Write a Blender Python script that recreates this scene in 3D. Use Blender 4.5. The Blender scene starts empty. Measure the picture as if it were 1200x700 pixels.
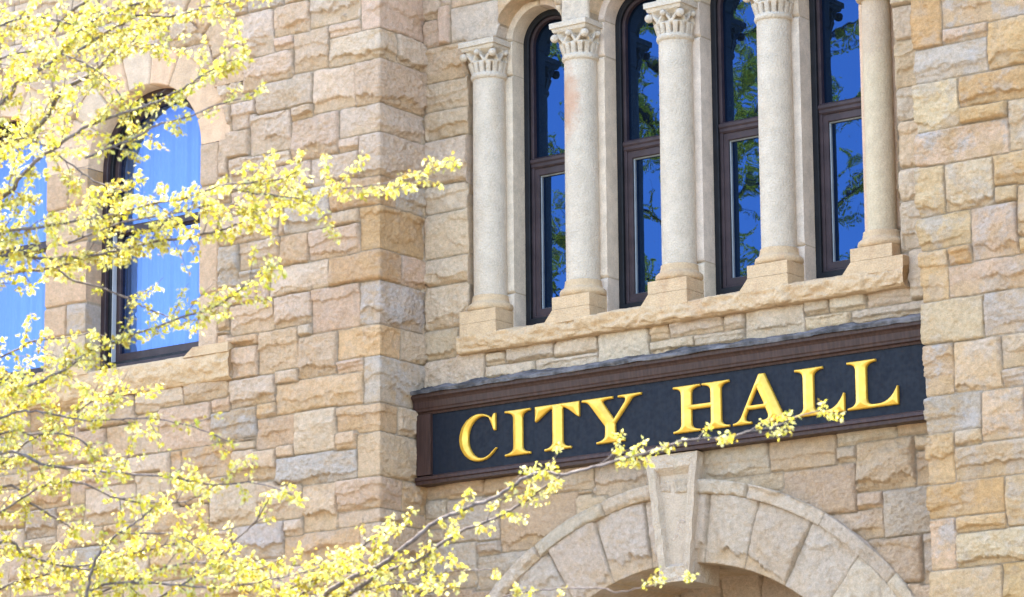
import bpy, bmesh, math, random
import numpy as np
from mathutils import Vector, Matrix

random.seed(7)
SC = bpy.context.scene
COL = SC.collection
PI = math.pi

# ------------------------------------------------------------------ helpers
def link(o, parent=None):
    COL.objects.link(o)
    if parent is not None:
        o.parent = parent
    return o

def empty(name, loc=(0, 0, 0)):
    o = bpy.data.objects.new(name, None)
    o.location = loc
    o.empty_display_size = 0.3
    return link(o)

def tag(o, label=None, cat=None, group=None, kind=None):
    if label: o['label'] = label
    if cat: o['category'] = cat
    if group: o['group'] = group
    if kind: o['kind'] = kind
    return o

def obj(name, me, mat, parent=None):
    o = bpy.data.objects.new(name, me)
    if mat is not None:
        me.materials.clear(); me.materials.append(mat)
    return link(o, parent)

def mesh_np(name, V, F, smooth=True, col=None):
    me = bpy.data.meshes.new(name)
    V = np.asarray(V, np.float32); F = np.asarray(F, np.int32)
    n, k = F.shape
    me.vertices.add(len(V)); me.vertices.foreach_set('co', V.ravel())
    me.loops.add(n * k); me.loops.foreach_set('vertex_index', F.ravel())
    me.polygons.add(n)
    me.polygons.foreach_set('loop_start', np.arange(0, n * k, k, dtype=np.int32))
    me.polygons.foreach_set('use_smooth', np.full(n, smooth, bool))
    if col is not None:
        a = me.attributes.new('col', 'FLOAT_COLOR', 'POINT')
        a.data.foreach_set('color', np.asarray(col, np.float32).ravel())
    me.update(calc_edges=True)
    return me

def bm_mesh(name, bm, smooth=False, bevel=0.0, seg=2):
    if bevel:
        bmesh.ops.bevel(bm, geom=[e for e in bm.edges if e.is_manifold and e.calc_face_angle(0) > 0.5],
                        offset=bevel, segments=seg, affect='EDGES', profile=0.5)
    bmesh.ops.recalc_face_normals(bm, faces=bm.faces)
    me = bpy.data.meshes.new(name)
    bm.to_mesh(me); bm.free()
    if smooth:
        for p in me.polygons: p.use_smooth = True
    return me

def add_box(bm, x0, x1, y0, y1, z0, z1):
    vs = [bm.verts.new((x, y, z)) for x in (x0, x1) for y in (y0, y1) for z in (z0, z1)]
    for f in ((0, 1, 3, 2), (4, 6, 7, 5), (0, 4, 5, 1), (2, 3, 7, 6), (0, 2, 6, 4), (1, 5, 7, 3)):
        bm.faces.new([vs[i] for i in f])

def box(name, dims, mat, parent, bevel=0.0):
    bm = bmesh.new(); add_box(bm, *dims)
    return obj(name, bm_mesh(name, bm, bevel=bevel), mat, parent)

def prism_x(bm, prof, x0, x1):
    """closed (y, z) outline swept along x"""
    a = [bm.verts.new((x0, y, z)) for y, z in prof]
    b = [bm.verts.new((x1, y, z)) for y, z in prof]
    n = len(prof)
    for i in range(n):
        j = (i + 1) % n
        bm.faces.new((a[i], a[j], b[j], b[i]))
    bm.faces.new(a[::-1]); bm.faces.new(b)

def prism_y(bm, prof, y0, y1):
    a = [bm.verts.new((x, y0, z)) for x, z in prof]
    b = [bm.verts.new((x, y1, z)) for x, z in prof]
    n = len(prof)
    for i in range(n):
        j = (i + 1) % n
        bm.faces.new((a[i], a[j], b[j], b[i]))
    bm.faces.new(a[::-1]); bm.faces.new(b)

def lathe(name, prof, cx, cy, mat, parent, n=48):
    """prof: list of (r, z)"""
    V = []; F = []
    m = len(prof)
    for r, z in prof:
        for k in range(n):
            a = 2 * PI * k / n
            V.append((cx + r * math.cos(a), cy + r * math.sin(a), z))
    for i in range(m - 1):
        for k in range(n):
            l = (k + 1) % n
            F.append((i * n + k, i * n + l, (i + 1) * n + l, (i + 1) * n + k))
    return obj(name, mesh_np(name, V, F), mat, parent)

# ------------------------------------------------------------------ numpy noise
_rng = np.random.default_rng(11)
_LAT = _rng.random((16, 256, 256)).astype(np.float32)
def vnoise(u, v, seed):
    L = _LAT[seed % 16]
    u = u + 37.31 * seed; v = v + 17.77 * seed
    iu = np.floor(u).astype(np.int64); iv = np.floor(v).astype(np.int64)
    fu = (u - iu).astype(np.float32); fv = (v - iv).astype(np.float32)
    fu = fu * fu * (3 - 2 * fu); fv = fv * fv * (3 - 2 * fv)
    a = iu & 255; b = (iu + 1) & 255; c = iv & 255; d = (iv + 1) & 255
    return (L[a, c] * (1 - fu) + L[b, c] * fu) * (1 - fv) + (L[a, d] * (1 - fu) + L[b, d] * fu) * fv
def fbm(u, v, seed, octs=4, gain=0.5):
    s = 0; amp = 1.0; t = 0; f = 1.0
    for i in range(octs):
        s = s + amp * (vnoise(u * f, v * f, seed + i) - 0.5); t += amp
        amp *= gain; f *= 2.03
    return s * 2 / t
def sstep(a, b, x):
    t = np.clip((x - a) / (b - a), 0, 1)
    return t * t * (3 - 2 * t)

# ------------------------------------------------------------------ materials
def new_mat(name):
    m = bpy.data.materials.new(name); m.use_nodes = True
    nt = m.node_tree
    return m, nt, nt.nodes['Principled BSDF'], nt.links.new

def tex_noise(nt, scale, detail=4, rough=0.55, coord=None, vec_scale=None):
    n = nt.nodes.new('ShaderNodeTexNoise')
    n.inputs['Scale'].default_value = scale
    n.inputs['Detail'].default_value = detail
    n.inputs['Roughness'].default_value = rough
    if coord is None:
        g = nt.nodes.new('ShaderNodeNewGeometry'); coord = g.outputs['Position']
    if vec_scale:
        mp = nt.nodes.new('ShaderNodeMapping'); mp.inputs['Scale'].default_value = vec_scale
        nt.links.new(coord, mp.inputs['Vector']); coord = mp.outputs['Vector']
    nt.links.new(coord, n.inputs['Vector'])
    return n.outputs['Fac']

def ramp(nt, fac, lo, hi, a=0.0, b=1.0):
    r = nt.nodes.new('ShaderNodeMapRange')
    r.interpolation_type = 'SMOOTHSTEP'
    r.inputs['From Min'].default_value = lo; r.inputs['From Max'].default_value = hi
    r.inputs['To Min'].default_value = a; r.inputs['To Max'].default_value = b
    nt.links.new(fac, r.inputs['Value'])
    return r.outputs['Result']

def mixc(nt, fac, c1, c2, mode='MIX'):
    m = nt.nodes.new('ShaderNodeMix'); m.data_type = 'RGBA'; m.blend_type = mode
    for sock, v in ((m.inputs[0], fac), (m.inputs[6], c1), (m.inputs[7], c2)):
        if isinstance(v, (int, float)): sock.default_value = v
        elif isinstance(v, tuple): sock.default_value = (*v, 1) if len(v) == 3 else v
        else: nt.links.new(v, sock)
    return m.outputs[2]

def math_n(nt, op, a, b=None):
    m = nt.nodes.new('ShaderNodeMath'); m.operation = op
    for i, v in enumerate((a, b)):
        if v is None: continue
        if isinstance(v, (int, float)): m.inputs[i].default_value = v
        else: nt.links.new(v, m.inputs[i])
    return m.outputs[0]

def add_bump(nt, bsdf, height, strength, dist, prev=None):
    b = nt.nodes.new('ShaderNodeBump')
    b.inputs['Strength'].default_value = strength; b.inputs['Distance'].default_value = dist
    nt.links.new(height, b.inputs['Height'])
    if prev is not None: nt.links.new(prev, b.inputs['Normal'])
    nt.links.new(b.outputs['Normal'], bsdf.inputs['Normal'])
    return b.outputs['Normal']

def rock_material():
    """rock faced sandstone: per stone colour attribute, mineral blotches, grain"""
    m, nt, b, L = new_mat('rock_faced_sandstone')
    at = nt.nodes.new('ShaderNodeAttribute'); at.attribute_name = 'col'
    c = at.outputs['Color']; mot = at.outputs['Alpha']
    p1 = ramp(nt, tex_noise(nt, 4.5, 6, 0.62), 0.48, 0.60)
    p2 = ramp(nt, tex_noise(nt, 4.0, 6, 0.66, vec_scale=(1, 1, 1.5)), 0.46, 0.70)
    f1 = math_n(nt, 'MULTIPLY', p1, mot)
    c = mixc(nt, f1, c, (0.53, 0.45, 0.38))
    f2 = math_n(nt, 'MULTIPLY', p2, math_n(nt, 'ADD', math_n(nt, 'MULTIPLY', mot, 0.5), 0.30))
    c = mixc(nt, f2, c, (0.555, 0.335, 0.145))
    # soot and run-off that has settled in patches
    st = ramp(nt, tex_noise(nt, 2.6, 6, 0.68, vec_scale=(2.2, 2.2, 0.7)), 0.57, 0.74, 0, 0.34)
    c = mixc(nt, st, c, (0.34, 0.275, 0.215))
    g1 = ramp(nt, tex_noise(nt, 20, 6, 0.65), 0.3, 0.7, 0.88, 1.10)
    g2 = ramp(nt, tex_noise(nt, 130, 3, 0.6), 0.3, 0.7, 0.88, 1.10)
    g = math_n(nt, 'MULTIPLY', g1, g2)
    gc = nt.nodes.new('ShaderNodeCombineColor')
    for i in range(3): L(g, gc.inputs[i])
    c = mixc(nt, 1.0, c, gc.outputs[0], 'MULTIPLY')
    L(c, b.inputs['Base Color'])
    b.inputs['Roughness'].default_value = 0.92
    b.inputs['Specular IOR Level'].default_value = 0.2
    n = add_bump(nt, b, tex_noise(nt, 30, 7, 0.74), 1.0, 0.036)
    add_bump(nt, b, tex_noise(nt, 95, 4, 0.7), 0.8, 0.010, n)
    return m

def dressed_material(name, base, stain, stain_amt=0.5, pit=0.5):
    m, nt, b, L = new_mat(name)
    s = ramp(nt, tex_noise(nt, 3.2, 5, 0.6, vec_scale=(1.5, 1.5, 0.5)), 0.50, 0.75, 0, stain_amt)
    c = mixc(nt, s, base, stain)
    g = math_n(nt, 'MULTIPLY', ramp(nt, tex_noise(nt, 85, 3, 0.6), 0.3, 0.7, 0.88, 1.07),
               ramp(nt, tex_noise(nt, 9, 5, 0.6), 0.3, 0.7, 0.92, 1.07))
    gc = nt.nodes.new('ShaderNodeCombineColor')
    for i in range(3): L(g, gc.inputs[i])
    c = mixc(nt, 1.0, c, gc.outputs[0], 'MULTIPLY')
    L(c, b.inputs['Base Color'])
    b.inputs['Roughness'].default_value = 0.9
    b.inputs['Specular IOR Level'].default_value = 0.2
    n = add_bump(nt, b, tex_noise(nt, 62, 3, 0.6), pit, 0.024)
    add_bump(nt, b, tex_noise(nt, 14, 4, 0.6), 0.3, 0.02, n)
    return m

def paint_material(name, base, rough, var=0.15, bump=0.1, streak=False):
    m, nt, b, L = new_mat(name)
    f = tex_noise(nt, 6, 5, 0.6, vec_scale=(6, 6, 0.6) if streak else None)
    lo = tuple(x * (1 - var) for x in base); hi = tuple(min(1, x * (1 + var)) for x in base)
    L(mixc(nt, ramp(nt, f, 0.35, 0.68), lo, hi), b.inputs['Base Color'])
    L(ramp(nt, tex_noise(nt, 25, 4), 0.3, 0.7, rough * 0.85, min(1, rough * 1.2)), b.inputs['Roughness'])
    b.inputs['Specular IOR Level'].default_value = 0.22
    if bump: add_bump(nt, b, tex_noise(nt, 50, 4), bump, 0.003)
    return m

ROCK = rock_material()
def stained(m, centre, size, colour, amt):
    nt = m.node_tree; b = nt.nodes['Principled BSDF']
    g = nt.nodes.new('ShaderNodeNewGeometry'); mp = nt.nodes.new('ShaderNodeMapping'); mp.vector_type = 'TEXTURE'
    mp.inputs['Location'].default_value = centre; mp.inputs['Scale'].default_value = size
    nt.links.new(g.outputs['Position'], mp.inputs['Vector'])
    ln = nt.nodes.new('ShaderNodeVectorMath'); ln.operation = 'LENGTH'; nt.links.new(mp.outputs['Vector'], ln.inputs[0])
    f = math_n(nt, 'ADD', ln.outputs['Value'], math_n(nt, 'MULTIPLY', tex_noise(nt, 14, 5, .65), 1.3))
    f = ramp(nt, f, 1.0, 1.9, amt, 0.0)
    src = b.inputs['Base Color'].links[0].from_socket
    nt.links.new(mixc(nt, f, src, colour), b.inputs['Base Color'])
CREAM = dressed_material('tooled_cream_sandstone', (0.575, 0.472, 0.355), (0.54, 0.40, 0.26), 0.45, 0.8)
PINK = dressed_material('tooled_tan_sandstone', (0.54, 0.42, 0.27), (0.50, 0.37, 0.245), 0.5, 0.5)
stained(CREAM, (-.36, -.04, 10.30), (.14, .14, .34), (.50, .27, .16), .75)
stained(PINK, (2.72, -.03, 10.55), (.2, .2, .5), (.42, .28, .20), .4)
BUFF = dressed_material('dressed_buff_sandstone', (0.545, 0.375, 0.215), (0.46, 0.28, 0.15), 0.7, 0.6)
GREYSTONE = dressed_material('dressed_keystone_sandstone', (0.50, 0.38, 0.265), (0.43, 0.36, 0.25), 0.6, 0.7)
BRONZE = paint_material('dark_bronze_frame_paint', (0.048, 0.031, 0.032), 0.45, 0.2, 0.05)
BLACKFRAME = paint_material('black_frame_band', (0.012, 0.012, 0.014), 0.5, 0.2, 0.05)  # near-black tone for the frame bands next to the bronze ones
BROWNTRIM = paint_material('dark_brown_sign_trim', (0.048, 0.024, 0.018), 0.42, 0.25, 0.1, True)
NAVY = paint_material('blue_black_sign_board', (0.0048, 0.0072, 0.0130), 0.6, 0.14, 0.06, True)
LEAD = paint_material('weathered_lead', (0.105, 0.093, 0.088), 0.75, 0.6, 0.8)
GASKET = paint_material('pale_glazing_gasket', (0.30, 0.33, 0.34), 0.5, 0.1, 0)
WHITETRACK = paint_material('white_sash_track', (0.42, 0.42, 0.42), 0.4, 0.05, 0)

def gold_material():
    m, nt, b, L = new_mat('gold_leaf')
    f = tex_noise(nt, 14, 4)
    L(mixc(nt, ramp(nt, f, 0.35, 0.7), (0.68, 0.375, 0.038), (0.77, 0.455, 0.062)), b.inputs['Base Color'])
    b.inputs['Metallic'].default_value = 0.4
    b.inputs['Roughness'].default_value = 0.27
    add_bump(nt, b, tex_noise(nt, 30, 3), 0.08, 0.004)
    return m
GOLD = gold_material()

def glass_material(name, tint, diff, fac, transp=None, wav=0.10):
    m = bpy.data.materials.new(name); m.use_nodes = True
    nt = m.node_tree; L = nt.links.new
    nt.nodes.remove(nt.nodes['Principled BSDF'])
    out = nt.nodes['Material Output']
    gl = nt.nodes.new('ShaderNodeBsdfGlossy'); gl.inputs['Color'].default_value = (*tint, 1)
    gl.inputs['Roughness'].default_value = 0.012
    bp_ = nt.nodes.new('ShaderNodeBump'); bp_.inputs['Strength'].default_value = wav; bp_.inputs['Distance'].default_value = 0.02
    L(tex_noise(nt, 2.2, 2, 0.4), bp_.inputs['Height']); L(bp_.outputs['Normal'], gl.inputs['Normal'])
    if transp:
        d = nt.nodes.new('ShaderNodeBsdfTransparent'); d.inputs['Color'].default_value = (*transp, 1)
    else:
        d = nt.nodes.new('ShaderNodeBsdfDiffuse'); d.inputs['Color'].default_value = (*diff, 1)
    mx = nt.nodes.new('ShaderNodeMixShader'); mx.inputs[0].default_value = fac
    L(d.outputs[0], mx.inputs[1]); L(gl.outputs[0], mx.inputs[2]); L(mx.outputs[0], out.inputs['Surface'])
    return m
GLASS = glass_material('sky_blue_mirror_glass', (0.042, 0.112, 0.31), (0.004, 0.006, 0.010), 0.32)  # deep blue of the reflected sky is painted into the gloss colour
CLEARGLASS = glass_material('clear_glass_sky_blue', (0.16, 0.24, 0.52), (0, 0, 0), 0.28, transp=(0.49, 0.62, 0.86))  # reflected sky blue is painted into the gloss and see-through colours
# ------------------------------------------------------------------ stone sheets
def gen_ashlar(u0, u1, z0, z1, seed, levels=None):
    """random coursed ashlar rectangles"""
    r = random.Random(seed); out = []
    z = z0
    while z < z1:
        h = r.choice((0.26, 0.27, 0.40, 0.41, 0.38, 0.29))
        u = u0 - r.random() * 0.4
        while u < u1:
            w = r.uniform(0.36, 0.85) if h < 0.33 else r.uniform(0.32, 0.66)
            if h > 0.34 and r.random() < 0.22:
                k = z + h * r.choice((0.34, 0.62))
                out.append((u, u + w, z, k)); out.append((u, u + w, k, z + h))
            else:
                out.append((u, u + w, z, z + h))
            u += w
        z += h
    return out

PAL = {   # (linear colour, weight, mottle)
    'left': [((0.580, 0.425, 0.280), 5, 0.12), ((0.575, 0.400, 0.240), 4, 0.15), ((0.600, 0.460, 0.325), 4, 0.12),
             ((0.500, 0.415, 0.325), 0.9, 0.6), ((0.570, 0.380, 0.215), 2.5, 0.3), ((0.585, 0.415, 0.285), 4, 0.15), ((0.505, 0.325, 0.175), 1.4, 0.3), ((0.470, 0.395, 0.320), 1.5, 0.6)],
    'leftup': [((0.610, 0.470, 0.345), 5, 0.10), ((0.600, 0.445, 0.315), 4, 0.08), ((0.620, 0.490, 0.370), 4, 0.12),
               ((0.550, 0.455, 0.370), 1, 0.3)],
    'center': [((0.600, 0.470, 0.325), 5, 0.06), ((0.590, 0.440, 0.280), 3, 0.08), ((0.615, 0.495, 0.360), 4, 0.06)],
    'spandrel': [((0.500, 0.400, 0.295), 5, 0.05), ((0.520, 0.385, 0.255), 3, 0.1), ((0.500, 0.355, 0.230), 2, 0.1),
                 ((0.500, 0.410, 0.310), 2, 0.2)],
    'right': [((0.590, 0.425, 0.245), 5, 0.40), ((0.580, 0.390, 0.195), 4, 0.25), ((0.605, 0.460, 0.290), 4, 0.45),
              ((0.520, 0.430, 0.350), 2.2, 0.9), ((0.580, 0.410, 0.270), 3, 0.8), ((0.550, 0.345, 0.160), 2.5, 0.4), ((0.470, 0.385, 0.305), 0.9, 0.8)],
    'arch': [((0.545, 0.450, 0.345), 5, 0.05), ((0.525, 0.420, 0.315), 3, 0.05), ((0.515, 0.425, 0.325), 2, 0.1)],
    'cream': [((0.640, 0.545, 0.430), 5, 0.0), ((0.625, 0.535, 0.430), 3, 0.0)],
    'warm': [((0.585, 0.430, 0.295), 5, 0.05), ((0.570, 0.445, 0.320), 4, 0.12), ((0.590, 0.415, 0.270), 3, 0.05)],
}

class Sheet:
    def __init__(self, us, zs, seed):
        self.us, self.zs = np.asarray(us, np.float64), np.asarray(zs, np.float64)
        self.U, self.Z = np.meshgrid(self.us, self.zs)
        sh = self.U.shape
        self.seed = seed; self.ochre = 1.0
        wob = 0.007
        self.Uw = self.U + wob * fbm(self.U * 5, self.Z * 5, seed, 3)
        self.Zw = self.Z + wob * fbm(self.U * 4, self.Z * 4, seed + 3, 3)
        self.e = np.full(sh, 1.0); self.id = np.zeros(sh, np.int32)
        self.st = []      # per stone: u0,u1,z0,z1,style,pal
    def _rects(self, rects):
        sh = self.U.shape
        d1 = np.full(sh, -9.0); d2 = np.full(sh, -9.0); idd = np.zeros(sh, np.int32)
        m = 0.05
        for (a, b, c, d, style, pal) in rects:
            k = len(self.st); self.st.append((a, b, c, d, style, pal))
            i0, i1 = np.searchsorted(self.us, (a - m, b + m)); j0, j1 = np.searchsorted(self.zs, (c - m, d + m))
            if i1 <= i0 or j1 <= j0: continue
            s = np.s_[j0:j1, i0:i1]
            u = self.Uw[s]; z = self.Zw[s]
            q = np.minimum(np.minimum(u - a, b - u), np.minimum(z - c, d - z))
            x1, x2 = d1[s], d2[s]
            w = q > x1
            d2[s] = np.where(w, x1, np.maximum(x2, q)); d1[s] = np.where(w, q, x1)
            idd[s] = np.where(w, k, idd[s])
        return d1, d2, idd
    def layer(self, rects, heal=0.03):
        """put a set of stones over what is there already"""
        d1, d2, idd = self._rects(rects)
        cov = d1 + heal
        e = np.minimum((d1 - np.maximum(d2, -0.6)) / 2, np.maximum(d1, -9) * 0 + 9)
        e = np.where(d2 < -0.045, np.minimum(e, cov), e)
        ins = cov >= 0
        self.e = np.where(ins, np.minimum(e, cov + 0.012), np.minimum(self.e, -cov))
        self.id = np.where(ins, idd, self.id)
    def relief(self, joint=0.0045, rough=1.0):
        U, Z, s = self.U, self.Z, self.seed
        r = random.Random(s * 31 + 5)
        n = len(self.st); P = np.zeros((n, 36), np.float32)
        for k, (a, b, c, d, style, pal) in enumerate(self.st):
            rnd = r.random
            cr, cg, cb, mot = pick(pal, r)
            pl = 0.0
            if style == 's':      # dressed face
                row = [0.018, 0, 0, 0, 0, 0.012, 0.0012]
            elif style == 'bar':
                row = [0.07, 0, 0, 0, 0, 0.008, 0.0015]
            elif style == 'r':    # very rough, bulging
                row = [0.085, 0, 0, 0.26, 0.06, 0.02, 0.016]; pl = 1.4
            else:
                cl = r.uniform(0.10, 0.40) if rnd() < 0.80 else 0.0
                row = [0.032 + 0.026 * rnd() * rough, 0, 0, cl,
                       r.uniform(0.022, 0.060) * rough, r.uniform(0.005, 0.011), r.uniform(0.008, 0.017) * rough]
                pl = r.uniform(0.25, 1.25) * rough
            P[k, :7] = row
            P[k, 7:11] = (cr, cg, cb, mot)
            P[k, 11:15] = (a, b, c, d); P[k, 15] = rnd()
            for q in range(5):    # cleft planes: the face is the lowest of them
                an = r.uniform(0, 2 * PI); sl = r.uniform(0.03, 0.22) * pl
                P[k, 16 + q * 3:19 + q * 3] = (sl * math.cos(an), sl * math.sin(an) * 1.2, r.uniform(0.0, 0.022) * pl)
            P[k, 31] = rnd(); P[k, 32] = r.uniform(0.35, 0.9); P[k, 33] = (rnd() < .42) * r.uniform(.010, .026) * rough * (style == 'k')
        p = P[self.id]
        w_, h_ = np.maximum(p[..., 12] - p[..., 11], 0.05), np.maximum(p[..., 14] - p[..., 13], 0.05)
        uu = (U - p[..., 11]) / w_; zz = (Z - p[..., 13]) / h_
        off = p[..., 15] * 40
        e = self.e + 0.004 * fbm(U * 24, Z * 24, s + 5, 3)
        rise = sstep(joint, joint + 0.4 * p[..., 5] + 0.003, e)
        dome = sstep(0.0, 1.0, e / (0.016 + p[..., 5] * 1.2 + 0.03 * np.maximum(fbm(U * 7 + off, Z * 7, s + 2, 3) + .25, 0)))
        w1 = fbm(U * 6 + off, Z * 7, s + 7, 4, .6); w2 = fbm(U * 6, Z * 7 + off, s + 11, 4, .6)
        cu = (U - p[..., 11]) - w_ / 2 + 0.09 * w1; cz = (Z - p[..., 13]) - h_ / 2 + 0.07 * w2
        fac = None
        for q in range(5):
            v = p[..., 16 + q * 3] * cu + p[..., 17 + q * 3] * cz + p[..., 18 + q * 3]
            fac = v if fac is None else np.minimum(fac, v)
        fac = np.clip(fac, -0.05, 0.03)
        fine = fbm(U * 13 + off, Z * 17, s + 9, 5, 0.62)
        fine = fine + 0.85 * (0.3 - 1.2 * np.abs(fbm(U * 21 + off, Z * 26, s + 14, 3, .6)))
        h = p[..., 0] * (0.62 + 0.38 * dome) + (0.35 + 0.65 * dome) * (fac + p[..., 6] * 1.15 * fine)
        # broken ledge: the lower part of the face has split away along a jagged line
        line = p[..., 3] + 0.30 * fbm(U * 3.6 + off, off, s + 1, 5, 0.62) + 0.05 * fbm(U * 32 + off, off, s + 4, 2)
        side = sstep(0.0, 0.05, uu + .06 * fine + .02) * sstep(0.0, 0.05, 1 - uu + .06 * fine + .02)
        cut = sstep(0.012, -0.016, (zz - line) * h_ / .35) * (p[..., 3] > 0) * side
        h = h - cut * p[..., 4] * (0.75 + 0.9 * fbm(U * 9, Z * 12, s + 6, 4, .6)) * sstep(-.35, .1, zz - line + .33 + .1 * w1)
        # a second, shallower flake higher up
        l2 = p[..., 32] + 0.35 * fbm(U * 3.1 + off + 9, off, s + 12, 5, .6)
        h = h - sstep(0.008, -0.012, (zz - l2) * h_ / .35) * p[..., 33]
        h = np.maximum(h, 0.003 + 0.003 * fine)
        h = h * rise - 0.008 * (1 - rise)
        mort = 1 - sstep(joint - 0.002, joint + 0.004, e)
        mc = np.array((0.47, 0.345, 0.225), np.float32)
        col = np.empty(U.shape + (4,), np.float32)
        for i in range(3): col[..., i] = p[..., 7 + i] * (1 - mort) + mc[i] * mort
        # fresh fractures show the ochre inside of the stone
        och = np.array((0.565, 0.365, 0.185), np.float32)
        fr = np.clip(cut * sstep(.012, .03, p[..., 4]) * (0.45 + 0.5 * fbm(U * 5, Z * 6, s + 3, 3)), 0, .75) * (1 - mort) * self.ochre
        for i in range(3): col[..., i] = col[..., i] * (1 - fr) + och[i] * fr
        col[..., 3] = p[..., 10] * (1 - mort)
        self.H, self.C = h, col
        return h
    def build(self, name, parent, place, mat, opening=None, skirt=0.2):
        U, Z = self.U.copy(), self.Z.copy()
        nz, nu = U.shape
        keep = np.ones((nz - 1, nu - 1), bool)
        hole = None
        if opening is not None:
            f = opening(U, Z)
            ins = f > 0
            keep = ~(ins[:-1, :-1] & ins[1:, :-1] & ins[:-1, 1:] & ins[1:, 1:])
            hole = ~keep
            used = np.zeros((nz, nu), bool)
            for a in (np.s_[:-1, :-1], np.s_[1:, :-1], np.s_[:-1, 1:], np.s_[1:, 1:]): used[a] |= keep
            mv = used & ins
            uu, zz = U[mv], Z[mv]
            for _ in range(4):
                v = opening(uu, zz); t = 1e-4
                gu = (opening(uu + t, zz) - opening(uu - t, zz)) / (2 * t); gz = (opening(uu, zz + t) - opening(uu, zz - t)) / (2 * t)
                g = np.maximum(gu * gu + gz * gz, 1e-3)
                uu = uu - v * gu / g; zz = zz - v * gz / g
            U[mv], Z[mv] = uu, zz
        x, y, z = place(U, Z, self.H)
        V = np.stack([x, y, z], -1).reshape(-1, 3)
        idx = np.arange(nz * nu).reshape(nz, nu)
        q = np.stack([idx[:-1, :-1], idx[:-1, 1:], idx[1:, 1:], idx[1:, :-1]], -1)[keep]
        C = self.C.reshape(-1, 4)
        if hole is not None:
            E = []
            h = hole
            a = keep[:-1, :] & h[1:, :]; E.append(np.stack([idx[1:-1, 1:], idx[1:-1, :-1]], -1)[a])
            a = h[:-1, :] & keep[1:, :]; E.append(np.stack([idx[1:-1, :-1], idx[1:-1, 1:]], -1)[a])
            a = keep[:, :-1] & h[:, 1:]; E.append(np.stack([idx[:-1, 1:-1], idx[1:, 1:-1]], -1)[a])
            a = h[:, :-1] & keep[:, 1:]; E.append(np.stack([idx[1:, 1:-1], idx[:-1, 1:-1]], -1)[a])
            E = np.concatenate(E)
            un, inv = np.unique(E.ravel(), return_inverse=True); inv = inv.reshape(-1, 2)
            H0 = np.full(U.shape, -skirt)
            xb, yb, zb = place(U, Z, H0)
            B = np.stack([xb, yb, zb], -1).reshape(-1, 3)[un]
            # two rows of skirt so that the reveal keeps a crisp arris
            n0 = len(V)
            top = V[un].copy()
            V = np.concatenate([V, top, B]); C = np.concatenate([C, C[un], C[un]])
            m = len(un)
            q = np.concatenate([q, np.stack([n0 + inv[:, 0], n0 + inv[:, 1], n0 + m + inv[:, 1], n0 + m + inv[:, 0]], -1)])
        used = np.unique(q); rem = np.full(len(V), -1); rem[used] = np.arange(len(used))
        return obj(name, mesh_np(name, V[used], rem[q], True, C[used]), mat, parent)

def pick(pal, r):
    if callable(pal): pal = pal()
    lst = PAL[pal]
    t = r.random() * sum(x[1] for x in lst)
    for c, w, m in lst:
        t -= w
        if t <= 0: break
    k = 1 + (r.random() - .5) * 0.16
    k *= 1.1
    return c[0] * k * 1.05, c[1] * k * .98 * (1 + (r.random() - .5) * .03), c[2] * k * .915 * (1 + (r.random() - .5) * .08), m * r.uniform(0.5, 1.3)

def dressed_attr():
    m, nt, b, L = new_mat('dressed_sandstone_blocks')
    at = nt.nodes.new('ShaderNodeAttribute'); at.attribute_name = 'col'
    g = math_n(nt, 'MULTIPLY', ramp(nt, tex_noise(nt, 90, 3, 0.6), 0.3, 0.7, 0.88, 1.07),
               ramp(nt, tex_noise(nt, 8, 5, 0.6), 0.3, 0.7, 0.76, 0.95))
    gc = nt.nodes.new('ShaderNodeCombineColor')
    for i in range(3): L(g, gc.inputs[i])
    L(mixc(nt, 1.0, at.outputs['Color'], gc.outputs[0], 'MULTIPLY'), b.inputs['Base Color'])
    b.inputs['Roughness'].default_value = 0.9; b.inputs['Specular IOR Level'].default_value = 0.2
    n = add_bump(nt, b, tex_noise(nt, 60, 3, 0.6), 0.6, 0.010)
    add_bump(nt, b, tex_noise(nt, 16, 4, 0.6), 0.3, 0.02, n)
    return m
DRESSED = dressed_attr()
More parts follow.
